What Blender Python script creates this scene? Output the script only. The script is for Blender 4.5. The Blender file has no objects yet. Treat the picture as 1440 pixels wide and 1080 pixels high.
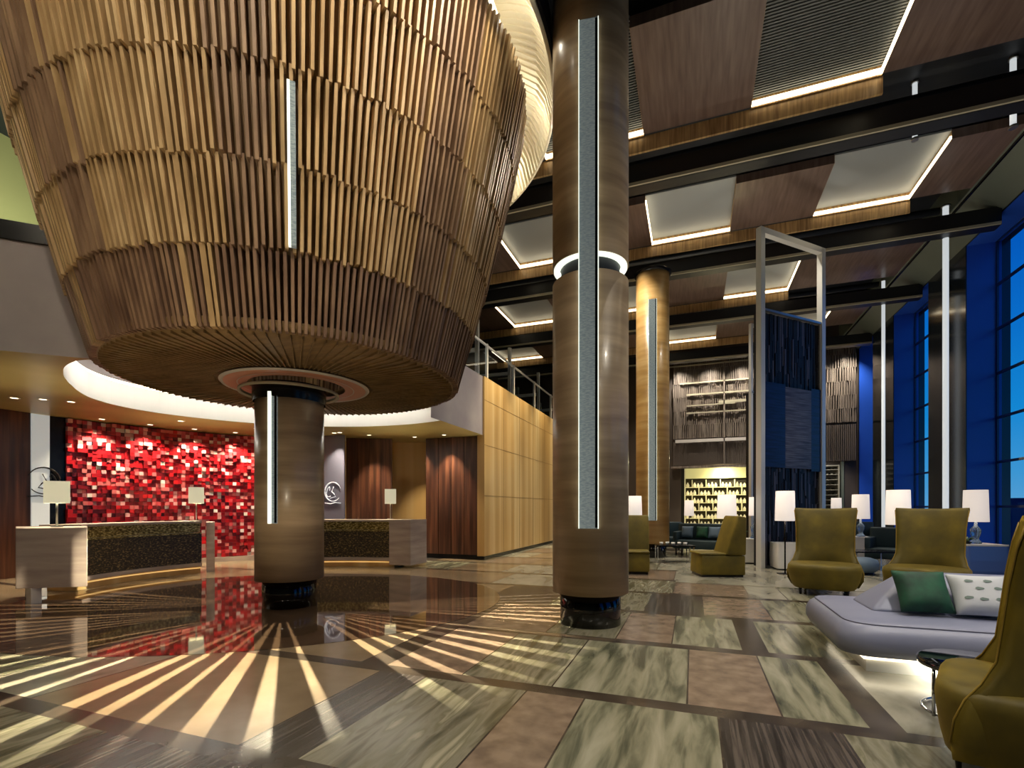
import bpy, bmesh, math, random
from mathutils import Vector, Matrix
R = math.radians; PI = math.pi
random.seed(7)
scn = bpy.context.scene
C = scn.collection

# ------------------------------------------------------------------ camera, world, exposure
YAW = R(20.28)
cam = bpy.data.cameras.new('camera'); camo = bpy.data.objects.new('camera', cam); C.objects.link(camo)
camo.location = (0, 0, 1.35); camo.rotation_euler = (PI/2, 0, YAW)
cam.sensor_width = 36; cam.lens = 17.25; cam.shift_y = 0.1205; cam.clip_start = 0.05; cam.clip_end = 500
scn.camera = camo
vs = scn.view_settings
vs.view_transform = 'Standard'; vs.look = 'None'; vs.gamma = 1; vs.use_curve_mapping = False; vs.exposure = 0.28
scn.cycles.max_bounces = 7; scn.cycles.diffuse_bounces = 3; scn.cycles.glossy_bounces = 4
scn.cycles.sample_clamp_indirect = 4; scn.cycles.use_denoising = True
scn.cycles.caustics_reflective = False; scn.cycles.caustics_refractive = False

w = bpy.data.worlds.new('world'); scn.world = w; w.use_nodes = True
nt = w.node_tree; bg = nt.nodes['Background']
tc = nt.nodes.new('ShaderNodeTexCoord'); sp = nt.nodes.new('ShaderNodeSeparateXYZ'); cr = nt.nodes.new('ShaderNodeValToRGB')
nt.links.new(tc.outputs['Generated'], sp.inputs[0]); nt.links.new(sp.outputs['Z'], cr.inputs[0]); nt.links.new(cr.outputs[0], bg.inputs[0])
e = cr.color_ramp.elements
e[0].position = 0.0; e[0].color = (.14, .47, .80, 1)
e[1].position = 1.0; e[1].color = (0.0, .015, .16, 1)
for p, c in ((.05, (.07, .42, .80, 1)), (.14, (.01, .33, .80, 1)), (.26, (.004, .21, .72, 1)), (.42, (.0, .09, .55, 1))):
    k = e.new(p); k.color = c
bg.inputs[1].default_value = .72

# ------------------------------------------------------------------ material helpers
def rgb(h):
    h = h.lstrip('#'); v = [int(h[i:i+2], 16)/255 for i in (0, 2, 4)]
    return tuple((x/12.92 if x <= .04045 else ((x+.055)/1.055)**2.4) for x in v) + (1,)
def mat(name, col, rough=.5, metal=0, spec=.5, emit=None, es=0, coat=0, trans=0):
    m = bpy.data.materials.new(name); m.use_nodes = True
    b = m.node_tree.nodes['Principled BSDF']
    b.inputs['Base Color'].default_value = rgb(col) if isinstance(col, str) else col
    b.inputs['Roughness'].default_value = rough; b.inputs['Metallic'].default_value = metal
    b.inputs['Specular IOR Level'].default_value = spec
    b.inputs['Coat Weight'].default_value = coat; b.inputs['Coat Roughness'].default_value = .1
    b.inputs['Transmission Weight'].default_value = trans
    if emit:
        b.inputs['Emission Color'].default_value = rgb(emit); b.inputs['Emission Strength'].default_value = es
    return m
def N(m, t, **kw):
    n = m.node_tree.nodes.new(t)
    for k, v in kw.items(): setattr(n, k, v)
    return n
def L(m, a, b): m.node_tree.links.new(a, b)
def noise_col(m, stops, scale=(1, 1, 1), nscale=4, detail=4, rot=(0, 0, 0), dist=0, bump=0, coord='Object', rough_var=0):
    """colour from a stretched noise through a ramp"""
    b = m.node_tree.nodes['Principled BSDF']
    t = N(m, 'ShaderNodeTexCoord'); mp = N(m, 'ShaderNodeMapping'); n = N(m, 'ShaderNodeTexNoise'); r = N(m, 'ShaderNodeValToRGB')
    mp.inputs['Scale'].default_value = scale; mp.inputs['Rotation'].default_value = rot
    n.inputs['Scale'].default_value = nscale; n.inputs['Detail'].default_value = detail; n.inputs['Distortion'].default_value = dist
    L(m, t.outputs[coord], mp.inputs[0]); L(m, mp.outputs[0], n.inputs['Vector']); L(m, n.outputs['Fac'], r.inputs[0]); L(m, r.outputs[0], b.inputs['Base Color'])
    el = r.color_ramp.elements
    while len(el) > 1: el.remove(el[-1])
    el[0].position = stops[0][0]; el[0].color = rgb(stops[0][1])
    for p, c in stops[1:]:
        k = el.new(p); k.color = rgb(c)
    if bump:
        bp = N(m, 'ShaderNodeBump'); bp.inputs['Strength'].default_value = bump; bp.inputs['Distance'].default_value = .01
        L(m, n.outputs['Fac'], bp.inputs['Height']); L(m, bp.outputs[0], b.inputs['Normal'])
    return m, r, n

ORD_ = ['first', 'second', 'third', 'fourth', 'fifth', 'sixth', 'seventh']
M = {}
# slat wood varies along and round the drum
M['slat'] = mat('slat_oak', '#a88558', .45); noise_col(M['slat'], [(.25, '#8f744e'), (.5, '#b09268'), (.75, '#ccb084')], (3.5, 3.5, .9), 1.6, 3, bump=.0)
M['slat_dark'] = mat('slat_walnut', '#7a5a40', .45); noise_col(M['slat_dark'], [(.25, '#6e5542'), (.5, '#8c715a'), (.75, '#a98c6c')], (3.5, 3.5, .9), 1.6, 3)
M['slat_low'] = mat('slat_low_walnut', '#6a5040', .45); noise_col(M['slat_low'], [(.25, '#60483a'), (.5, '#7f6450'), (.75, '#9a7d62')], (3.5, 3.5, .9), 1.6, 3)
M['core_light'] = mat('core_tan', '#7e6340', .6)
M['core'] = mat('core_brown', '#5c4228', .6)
M['disc'] = mat('disc_wood', '#6d5236', .5); noise_col(M['disc'], [(.3, '#6a5434'), (.7, '#927850')], (1, 6, 1), 2, 4)
M['ring'] = mat('ring_cream', '#eadfc2', .5)
M['pink'] = mat('medallion', '#c58a70', .4)
M['white'] = mat('white_paint', '#cfcac4', .5)
M['plaster'] = mat('bulkhead_plaster', '#a39a9b', .7); noise_col(M['plaster'], [(.3, '#958c90'), (.7, '#a9a09f')], (1, 1, 1), 1.2, 5)
M['soffit'] = mat('soffit_ochre', '#b09a55', .35); noise_col(M['soffit'], [(.3, '#b09a5a'), (.7, '#c8b578')], (1, 1, 1), .8, 2)
M['cream'] = mat('upper_wall_cream', '#a9a878', .7)
M['cove'] = mat('cove_white', '#e8e4da', .6)
M['led'] = mat('led_warm', '#fff2d8', .5, emit='#ffedc8', es=3.2)
M['led_soft'] = mat('led_soft', '#fff2d8', .5, emit='#fff0d0', es=2.2)
M['plinth_glow'] = mat('plinth_glow', '#e8c070', .5, emit='#ffcf80', es=.6)
M['led_cool'] = mat('led_channel_glow', '#e8f0ea', .4, emit='#e6ecdc', es=1.1)
M['tube'] = mat('pole_white', '#dfe6e6', .3, emit='#e8eef0', es=.55)
M['steel'] = mat('brushed_steel', '#b5b4ae', .28, metal=.9)
M['white_steel'] = mat('white_steel', '#d8d8d4', .35, metal=.3)
M['black'] = mat('black_metal', '#0d0d10', .25, metal=.4)
M['plinth'] = mat('black_plinth', '#0a0a0a', .08)
M['dark'] = mat('plenum_dark', '#15171b', .6)
M['slab'] = mat('ceiling_slab', '#1c2026', .5)
M['beam'] = mat('beam_dark', '#101216', .4)
M['flange'] = mat('beam_flange', '#a59f88', .5)
M['cpanel'] = mat('ceiling_wood', '#6d5645', .3); noise_col(M['cpanel'], [(.3, '#5d4b42'), (.7, '#75635a')], (14, 1, 1), 1.2, 4)
M['fascia'] = mat('fascia_wood', '#b08c5c', .4); noise_col(M['fascia'], [(.3, '#8a6a44'), (.7, '#c9a672')], (16, 1, 1), 1.5, 3)
M['grey'] = mat('coffer_grey', '#949a9c', .45)
M['greyrib'] = mat('coffer_rib', '#5f6464', .4)
M['winframe'] = mat('window_frame_blue', '#142858', .3)
M['jamb'] = mat('window_jamb', '#2a56c0', .22)  # blue light from the sky is put into the jamb colour
M['pillar'] = mat('window_pillar', '#1e2630', .12)
M['sill'] = mat('bulk_grey_green', '#5a6258', .5)
M['backwall'] = mat('back_wall_brown', '#4a4038', .5)
M['bslat'] = mat('back_slat', '#7c7066', .45); noise_col(M['bslat'], [(.3, '#5e544d'), (.7, '#93877a')], (6, 6, 1), 1.5, 3)
M['bslat_d'] = mat('back_slat_dark', '#6a6058', .45)
M['maple'] = mat('maple_panel', '#c79b5c', .38); noise_col(M['maple'], [(.28, '#b08a50'), (.5, '#c9a468'), (.72, '#e6cf9c')], (1, 1.6, .05), 1.3, 3)  # vertical wood grain; its pale bands also paint in wash-light scallops
M['joint'] = mat('panel_joint', '#7d5a2e', .6)
M['walnut'] = mat('walnut_panel', '#4a2a1a', .35); noise_col(M['walnut'], [(.3, '#2c160d'), (.5, '#4a2a1c'), (.7, '#6d4530')], (7, 7, .35), 1.5, 4)
M['deskwood'] = mat('desk_block', '#85726a', .6); noise_col(M['deskwood'], [(.3, '#9a897f'), (.7, '#b9a99d')], (1, 1, 8), 1.2, 4)
M['deskdark'] = mat('desk_textured', '#2a2218', .4)
noise_col(M['deskdark'], [(.4, '#120d08'), (.55, '#3b2f1e'), (.68, '#8a7648')], (3, 3, 6), 8, 3, bump=.6)
M['deskgold'] = mat('desk_gold', '#8c7a3c', .3, metal=.4)
noise_col(M['deskgold'], [(.35, '#4a3e1c'), (.5, '#8c7a40'), (.65, '#d9c98a')], (3, 3, 6), 7, 3)
M['logo'] = mat('logo_black', '#1c1814', .4)
M['logo_w'] = mat('logo_white', '#e6e9ee', .4, emit='#dfe6f2', es=.3)
M['panel_grey'] = mat('sign_panel_grey', '#6b6b7d', .4)
M['panel_white'] = mat('sign_panel_white', '#d6dad8', .4, emit='#dfe6e4', es=.3)
REDS = [('#8c1018', 16), ('#a5141c', 20), ('#c41a20', 17), ('#6a0c14', 12), ('#cc4a50', 12), ('#d8706f', 11), ('#e6a8a4', 8), ('#f4e4de', 6)]
for i, (c, _) in enumerate(REDS): M['red%d' % i] = mat('mosaic_red_%d' % i, c, .3)
M['shade'] = mat('lamp_shade', '#f4ece2', .7, emit='#fff0e6', es=.42)
M['shade_dim'] = mat('lamp_shade_dim', '#dcd8c0', .7, emit='#e8e0bc', es=.42)
M['olive'] = mat('olive_velvet', '#7d6410', .65); noise_col(M['olive'], [(.3, '#4c4206'), (.55, '#65560a'), (.75, '#7d6a12')], (1, 1, 1), 3, 4)
M['olive'].node_tree.nodes['Principled BSDF'].inputs['Sheen Weight'].default_value = .35
M['olive'].node_tree.nodes['Principled BSDF'].inputs['Sheen Tint'].default_value = rgb('#c9a83a')
M['piping'] = mat('olive_piping', '#8f7420', .6)
M['daybed'] = mat('daybed_leather', '#8e90a4', .4); noise_col(M['daybed'], [(.3, '#7b8098'), (.7, '#8c8fa4')], (1, 1, 1), 1.5, 3)
M['seam'] = mat('seam_dark', '#6b6d80', .5)
M['green'] = mat('green_velvet', '#12402c', .7); noise_col(M['green'], [(.3, '#0b2c20'), (.7, '#1c5a3c')], (1, 1, 1), 6, 4)
M['patw'] = mat('pattern_white', '#c6c9cc', .7)
M['leaf'] = mat('leaf_print', '#6f8078', .7)
M['cube'] = mat('cube_white', '#d8d4cf', .35)
M['cubebluelit'] = mat('cube_blue_lit', '#5572b4', .3)  # white cube with the blue light on it put into the colour
M['teal'] = mat('sofa_teal', '#22363c', .6)
M['bluec'] = mat('cushion_blue', '#5b7084', .6)
M['glassy'] = mat('lamp_glass', '#9db8d8', .05, trans=.7)
M['table_top'] = mat('table_glass_black', '#05080c', .03, spec=.8)
M['chrome'] = mat('chrome', '#c8ccd0', .12, metal=1)
M['curtain'] = mat('curtain_navy', '#0b0a14', .5)
M['curtain_l'] = mat('curtain_glint', '#4c4a58', .45)  # reflected glints put in as a paler strand colour
M['navyglass'] = mat('navy_panel', '#0e1c52', .35)
M['navypale'] = mat('navy_panel_pale', '#44506e', .4)
noise_col(M['navypale'], [(.35, '#2c2a38'), (.65, '#625e68')], (.6, .6, 12), 3, 3)
noise_col(M['navyglass'], [(.35, '#0a0c2a'), (.65, '#14204e')], (.6, .6, 10), 3, 3)
M['shelfback'] = mat('shelf_back_dark', '#2e2614', .6)
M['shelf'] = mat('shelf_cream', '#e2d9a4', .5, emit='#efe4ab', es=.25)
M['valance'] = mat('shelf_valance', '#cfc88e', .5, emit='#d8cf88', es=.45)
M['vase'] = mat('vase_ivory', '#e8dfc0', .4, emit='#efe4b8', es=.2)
M['plant'] = mat('plant_leaf', '#274a2a', .5)
M['city'] = mat('city_dark', '#141a4a', .8)
M['outground'] = mat('outside_ground', '#0c1434', .9)
M['bottle'] = mat('bottle_dark', '#2c2a20', .2)
M['rack'] = mat('rack_grey', '#8d8a7c', .4)
# column veneer: horizontal bands of stained wood
def veneer(name, a, b, c):
    m = mat(name, b, .33, coat=.15)
    noise_col(m, [(.3, a), (.5, b), (.7, c)], (.5, .5, 5), 1.5, 5)
    return m
M['veneer'] = veneer('column_veneer', '#88735a', '#a08a6c', '#b69e7e')
M['veneer_gold'] = veneer('column_veneer_gold', '#a58048', '#bd965a', '#cba870')
M['led_face'] = mat('led_channel_face', '#8b9698', .25, metal=.2, emit='#9aa6a6', es=.2)
noise_col(M['led_face'], [(.4, '#7b8a90'), (.6, '#9fabac')], (8, 8, 30), 3, 2)
# glass pane: mostly see-through with a weak reflection
def pane_mat():
    m = bpy.data.materials.new('window_glass'); m.use_nodes = True; t = m.node_tree; t.nodes.remove(t.nodes['Principled BSDF'])
    o = t.nodes['Material Output']; a = t.nodes.new('ShaderNodeBsdfTransparent'); g = t.nodes.new('ShaderNodeBsdfGlossy'); f = t.nodes.new('ShaderNodeLayerWeight'); pw = t.nodes.new('ShaderNodeMath'); pw.operation = 'MULTIPLY'; pw.inputs[1].default_value = .12; x = t.nodes.new('ShaderNodeMixShader')
    a.inputs[0].default_value = (.9, .95, 1, 1); g.inputs['Roughness'].default_value = .02; f.inputs[0].default_value = .3
    t.links.new(f.outputs[1], pw.inputs[0]); t.links.new(pw.outputs[0], x.inputs[0]); t.links.new(a.outputs[0], x.inputs[1]); t.links.new(g.outputs[0], x.inputs[2]); t.links.new(x.outputs[0], o.inputs[0])
    return m
M['glass'] = pane_mat()
# floor stones
def stone(name, stops, scale, ns, rough, bump=0, dist=0, spec=.5):
    m = mat(name, stops[0][1], rough, spec=spec); noise_col(m, stops, scale, ns, 6, dist=dist, coord='Object'); return m
M['st_green'] = stone('green_travertine', [(.30, '#3e3d2c'), (.42, '#66634f'), (.5, '#847f6c'), (.6, '#716e57'), (.7, '#a59f88')], (3.2, .55, 1), 2.6, .24, dist=.5)
M['st_green2'] = stone('grey_green_travertine', [(.30, '#3c3e30'), (.42, '#636350'), (.52, '#86836c'), (.7, '#a09c86')], (3.6, .5, 1), 2.4, .24, dist=.45)
M['st_pink'] = stone('pink_limestone', [(.34, '#6f5f50'), (.5, '#816f5d'), (.66, '#8f7c69')], (1, 1, 1), 7, .22)
M['st_beige'] = stone('beige_limestone', [(.3, '#76654e'), (.5, '#85735a'), (.7, '#938068')], (1, 1, 1), 1.5, .2)
M['st_cream'] = stone('cream_marble', [(.3, '#6e6c5c'), (.45, '#918d7c'), (.7, '#a5a08e')], (1.4, .6, 1), 1.6, .2, dist=1)
M['st_dark'] = stone('dark_wood_stone', [(.38, '#28231f'), (.5, '#3f3833'), (.62, '#5a514a')], (16, .5, 1), 2.4, .25)
M['st_strip'] = stone('dark_strip_stone', [(.35, '#2e2722'), (.5, '#423930'), (.65, '#52483c')], (2, 2, 1), 2, .2)
M['st_disc'] = mat('polished_dark_stone', '#46372a', .05, spec=.9, coat=.6)
M['st_disc'].node_tree.nodes['Principled BSDF'].inputs['Coat Roughness'].default_value = .03

# ------------------------------------------------------------------ geometry helpers
class MB:
    def __init__(s): s.bm = bmesh.new(); s.mats = []; s.mi = 0
    def m(s, key):
        if key not in s.mats: s.mats.append(key)
        s.mi = s.mats.index(key); return s
    def face(s, vs):
        try: f = s.bm.faces.new(vs)
        except ValueError: return None
        f.material_index = s.mi; return f
    def hexa(s, p):      # 8 points: bottom 4 ccw, top 4 ccw
        v = [s.bm.verts.new(q) for q in p]
        for f in ((3, 2, 1, 0), (4, 5, 6, 7), (0, 1, 5, 4), (1, 2, 6, 5), (2, 3, 7, 6), (3, 0, 4, 7)): s.face([v[i] for i in f])
        return s
    def box(s, x0, x1, y0, y1, z0, z1, mx=None):
        p = [(x0, y0, z0), (x1, y0, z0), (x1, y1, z0), (x0, y1, z0), (x0, y0, z1), (x1, y0, z1), (x1, y1, z1), (x0, y1, z1)]
        if mx is not None: p = [mx @ Vector(q) for q in p]
        return s.hexa(p)
    def lathe(s, prof, seg=48, c=(0, 0), a0=0, a1=2*PI, smooth=True):
        closed = abs(a1-a0-2*PI) < 1e-6; n = seg if closed else seg+1; rings = []
        for i in range(n):
            a = a0+(a1-a0)*i/seg
            rings.append([s.bm.verts.new((c[0]+r*math.cos(a), c[1]+r*math.sin(a), z)) for r, z in prof])
        for i in range(seg):
            A = rings[i]; B = rings[(i+1) % n]
            for j in range(len(prof)-1):
                q = [A[j], B[j], B[j+1], A[j+1]]
                f = s.face(q)
                if f and smooth: f.smooth = True
        return s
    def tube(s, pts, r, seg=8, cap=True):
        pts = [Vector(p) for p in pts]; rings = []
        for i, p in enumerate(pts):
            d = (pts[min(i+1, len(pts)-1)]-pts[max(i-1, 0)]).normalized()
            u = d.cross(Vector((0, 0, 1)));
            if u.length < 1e-3: u = d.cross(Vector((1, 0, 0)))
            u.normalize(); v = d.cross(u)
            rr = r[i] if isinstance(r, (list, tuple)) else r
            rings.append([s.bm.verts.new(p+u*rr*math.cos(2*PI*k/seg)+v*rr*math.sin(2*PI*k/seg)) for k in range(seg)])
        for a, b in zip(rings, rings[1:]):
            for k in range(seg):
                f = s.face([a[k], a[(k+1) % seg], b[(k+1) % seg], b[k]])
                if f: f.smooth = True
        if cap: s.face(rings[0][::-1]); s.face(rings[-1])
        return s
    def build(s, name, parent=None, bevel=0, seg=2, sub=0, loc=None, smooth=False):
        bmesh.ops.recalc_face_normals(s.bm, faces=s.bm.faces)
        me = bpy.data.meshes.new(name); s.bm.to_mesh(me); s.bm.free()
        for k in s.mats: me.materials.append(M[k])
        if smooth:
            for p in me.polygons: p.use_smooth = True
        o = bpy.data.objects.new(name, me); C.objects.link(o)
        if parent is not None: o.parent = parent
        if loc: o.location = loc
        if bevel:
            b = o.modifiers.new('bevel', 'BEVEL'); b.width = bevel; b.segments = seg; b.limit_method = 'ANGLE'; b.angle_limit = R(35)
            for p in me.polygons: p.use_smooth = True
            me.set_sharp_from_angle(angle=R(50)) if not seg > 2 else None
        if sub:
            q = o.modifiers.new('sub', 'SUBSURF'); q.levels = sub; q.render_levels = sub
            for p in me.polygons: p.use_smooth = True
        return o
def mb(key): return MB().m(key)
def empty(name, loc=(0, 0, 0), rz=0):
    o = bpy.data.objects.new(name, None); C.objects.link(o); o.location = loc; o.rotation_euler = (0, 0, rz); o.empty_display_size = .1
    return o
def tag(o, label=None, cat=None, group=None, kind=None):
    if label: o['label'] = label
    if cat: o['category'] = cat
    if group: o['group'] = group
    if kind: o['kind'] = kind
    return o
def thing(name, label, cat, loc=(0, 0, 0), rz=0, group=None): return tag(empty(name, loc, rz), label, cat, group)
def struct(o): o['kind'] = 'structure'; return o
KIDS = {}
def copy_tree(o, loc=None, rz=None, label=None, group=None, parent=None):
    c = o.copy(); C.objects.link(c)
    if parent is not None: c.parent = parent
    if loc is not None: c.location = loc
    if rz is not None: c.rotation_euler = (0, 0, rz)
    if label: c['label'] = label
    if group: c['group'] = group
    for ch in [q for q in C.objects if q.parent == o]: copy_tree(ch, parent=c)
    return c
def spot(name, loc, to, power, angle, col=(1, .82, .58), blend=.6, rad=.03, parent=None):
    l = bpy.data.lights.new(name, 'SPOT'); l.energy = power; l.spot_size = R(angle); l.spot_blend = blend; l.color = col; l.shadow_soft_size = rad
    o = bpy.data.objects.new(name, l); C.objects.link(o); o.location = loc
    o.rotation_euler = (Vector(to)-Vector(loc)).to_track_quat('-Z', 'Y').to_euler()
    return o
def point(name, loc, power, col=(1, .85, .62), rad=.06):
    l = bpy.data.lights.new(name, 'POINT'); l.energy = power; l.color = col; l.shadow_soft_size = rad
    o = bpy.data.objects.new(name, l); C.objects.link(o); o.location = loc; return o
def area(name, loc, rot, sx, sy, power, col=(1, .9, .75)):
    l = bpy.data.lights.new(name, 'AREA'); l.shape = 'RECTANGLE'; l.size = sx; l.size_y = sy; l.energy = power; l.color = col
    o = bpy.data.objects.new(name, l); C.objects.link(o); o.location = loc; o.rotation_euler = rot; return o

# centre lines used throughout
CX, CY = -5.24, 5.31          # left column and drum
XW = 6.6                      # window wall
YB = 24.8                     # back wall
ZC = 9.3                      # ceiling slab
SOF = 3.2                     # reception soffit
SC = (-6.2, 5.75); SR = 3.68  # circular cove cut in the soffit

# ------------------------------------------------------------------ floor
def build_floor():
    f = MB(); rows = [(-4.0, .5), (.5, 2.0), (2.0, 3.5), (3.5, 5.03), (5.03, 6.52), (6.52, 8.03), (8.03, 9.5), (9.5, 11.0), (11.0, 12.5), (12.5, 14.0), (14.0, 15.5), (15.5, 17), (17, 18.5), (18.5, 20), (20, 21.5), (21.5, 23), (23, 24.8)]
    man = {
        1: [(-14, 'st_beige'), (-6.5, 'st_dark'), (-4.6, 'st_green'), (-3.3, 'st_dark'), (-1.95, 'st_cream'), (-1.25, 'st_pink'), (-.6, 'st_green'), (.6, 'st_dark'), (1.3, 'st_green2'), (2.2, 'st_cream'), (7, None)],
        2: [(-14, 'st_cream'), (-6.2, 'st_green'), (-5.2, 'st_cream'), (-4.4, 'st_beige'), (-2.42, 'st_dark'), (-1.99, 'st_green'), (-1.15, 'st_pink'), (-.72, 'st_green2'), (.15, 'st_dark'), (.84, 'st_green'), (1.9, 'st_dark'), (2.7, 'st_cream'), (7, None)],
        3: [(-14, 'st_beige'), (-2.72, 'st_strip'), (-2.46, 'st_pink'), (-1.75, 'st_green'), (-1.0, 'st_green2'), (-.04, 'st_pink'), (.54, 'st_green2'), (1.02, 'st_strip'), (1.2, 'st_cream'), (3, 'st_green2'), (7, None)],
        4: [(-14, 'st_beige'), (-2.72, 'st_strip'), (-2.46, 'st_pink'), (-1.5, 'st_green'), (-.75, 'st_pink'), (-.2, 'st_green2'), (.44, 'st_strip'), (.66, 'st_green2'), (1.5, 'st_cream'), (3, 'st_green'), (7, None)],
        5: [(-14, 'st_beige'), (-2.9, 'st_dark'), (-1.9, 'st_green'), (-.6, 'st_dark'), (.13, 'st_pink'), (.9, 'st_green2'), (1.5, 'st_cream'), (7, None)],
        6: [(-14, 'st_beige'), (-3.4, 'st_cream'), (-2.2, 'st_dark'), (-1.2, 'st_green'), (-.3, 'st_pink'), (.8, 'st_cream'), (1.3, 'st_green2'), (2.2, 'st_cream'), (7, None)]}
    rnd = random.Random(3)
    for i, (y0, y1) in enumerate(rows):
        if i in man: t = man[i]
        else:
            x = -14; t = []; last = None
            while x < 7:
                k = rnd.choice([q for q in ('st_cream', 'st_green', 'st_pink', 'st_beige', 'st_green2', 'st_cream', 'st_dark') if q != last]); last = k
                t.append((x, k)); x += rnd.uniform(.7, 1.6)
            t.append((7, None))
        sw = .075 if i > 0 else .05
        for (xa, k), (xb, _) in zip(t, t[1:]):
            f.m(k); v = [f.bm.verts.new(p) for p in ((xa, y0+sw, 0), (xb, y0+sw, 0), (xb, y1-sw, 0), (xa, y1-sw, 0))]; f.face(v)
            if k not in ('st_dark', 'st_strip') and xb < 7:     # thin dark joint
                f.m('st_strip'); v = [f.bm.verts.new(p) for p in ((xb-.006, y0+sw, .0006), (xb+.006, y0+sw, .0006), (xb+.006, y1-sw, .0006), (xb-.006, y1-sw, .0006))]; f.face(v)
        f.m('st_strip'); v = [f.bm.verts.new(p) for p in ((-14, y1-sw, 0), (7, y1-sw, 0), (7, y1+sw, 0), (-14, y1+sw, 0))]; f.face(v)
    # solid slab under the stone so nothing shines through
    f.m('st_dark').box(-14, 7.3, -4.2, 25, -.2, -.002)
    return struct(f.build('floor'))
build_floor()
g = mb('st_disc'); n = 96; ang = R(24)
top = []
for i in range(n):
    a = 2*PI*i/n; u, v = 3.45*math.cos(a), 2.78*math.sin(a)
    top.append(g.bm.verts.new((-5.9+u*math.cos(ang)-v*math.sin(ang), 5.5+u*math.sin(ang)+v*math.cos(ang), .003)))
g.face(top); struct(g.build('trim_1'))

# ------------------------------------------------------------------ shell
struct(mb('slab').box(-14, 7.5, -4.2, 25, ZC, ZC+.2).build('ceiling'))
struct(mb('cream').box(-14, -13.8, -4.2, 25, 0, ZC).build('wall_left'))
struct(mb('sill').box(-14, 7.5, -4.2, -4, 0, ZC).build('wall_near'))
# ---- window wall: pillars between deep bays
WB = [(-1.0, 3.4), (5.9, 8.6), (8.6+2.1-.1, 10.9+2.6-.3), (13.2-.35, 15.95), (18.1, 20.85), (22.95, 24.7)]
WB = [(-1.4, 1.4), (3.5, 6.3), (8.3, 11.05), (13.2, 15.95), (18.1, 20.85), (22.95, 24.7)]
TOP = 8.1; XG = 7.22
wl = mb('pillar'); prev = -4.2
for a, b in WB: wl.box(XW, XW+.9, prev, a, 0, ZC); prev = b
wl.box(XW, XW+.9, prev, 25, 0, ZC)
for a, b in WB: wl.box(XW, XW+.9, a, b, TOP, ZC); wl.m('jamb').box(XW, XW+.9, a, b, 0, .25).m('pillar')
struct(wl.build('wall_right'))
for i, (a, b) in enumerate(WB):
    W_ = empty('window_%d' % (i+1), (XG, (a+b)/2, .25)); struct(W_)
    h = TOP-.25; hw = (b-a)/2
    j = mb('jamb'); j.box(-.6, .1, hw-.012, hw, 0, h); j.box(-.6, .1, -hw, -hw+.012, 0, h); j.box(-.6, .1, -hw, hw, h-.012, h); j.build('window_jamb', W_)
    fr = mb('winframe')
    for y in (-hw+.04, hw-.04): fr.box(-.02, .02, y-.03, y+.03, 0, h)
    nz = 7
    for k in range(nz+1):
        z = h*k/nz; fr.box(-.025, .025, -hw, hw, max(0, z-.03), min(h, z+.03))
    fr.build('window_frame', W_)
    mb('glass').box(-.006, .006, -hw+.02, hw-.02, .02, h-.02).build('window_pane', W_)
# sloped bulkhead over the windows
s = mb('sill'); s.hexa([(5.9, -4, 8.57), (XW, -4, 8.12), (XW, YB, 8.12), (5.9, YB, 8.57), (5.9, -4, ZC), (XW, -4, ZC), (XW, YB, ZC), (5.9, YB, ZC)])
struct(s.build('trim_2'))
s = mb('black').box(5.93, 5.97, -4, YB, 8.50, 8.56); struct(s.build('trim_3'))
# outside: ground and a dark skyline
o = mb('outground').box(8, 300, -150, 300, -12.2, -12).build('city_ground'); tag(o, 'dark blue ground of the city far below the windows', 'ground', kind='structure')
rs = random.Random(5)
k = 0; nb_ = 0
for (x, y, hh, wd) in [(120, 150, 3.5, 9), (120, 178, 5, 6), (120, 215, 3, 14), (120, 250, 4.2, 9), (60, 93, 8, .5), (61, 95, 6.2, .5), (62, 98, 7.2, .5), (45, 96, 4.5, .4), (48, 104, 5, .4)]:
    if wd > 2:
        q = mb('city').box(-wd, wd, -wd, wd, 0, 12+hh)
        q.box(-wd*.4, wd*.3, -wd*.5, wd*.4, 12+hh, 12.8+hh)
        o = q.build('distant_hill_building', loc=(x, y, -12))
        nb_ += 1; tag(o, 'dark blue building low on the skyline outside, %s nearest to the lobby' % ORD_[nb_-1], 'building', 'city blocks on the skyline')
    else:
        q = mb('city').box(-wd/2, wd/2, -wd/2, wd/2, 0, 12+hh*.6); q.tube([(0, 0, 12+hh*.6), (0, 0, 12+hh)], .1, 6); q.box(-.9, .9, -.08, .08, 11.5+hh*.5, 11.8+hh*.5)
        o = q.build('mast', loc=(x, y, -12))
        k += 1; tag(o, 'thin dark mast outside the windows, %s from the left' % ORD_[k-1], 'mast', 'masts outside the windows')

# ---- back wall
b = mb('backwall'); b.box(-14, -.55, YB, YB+.2, 0, ZC); b.box(-.55, 2.55, YB, YB+.2, 3.25, ZC); b.box(2.55, XW+.9, YB, YB+.2, 0, ZC)
struct(b.build('wall_back'))

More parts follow.
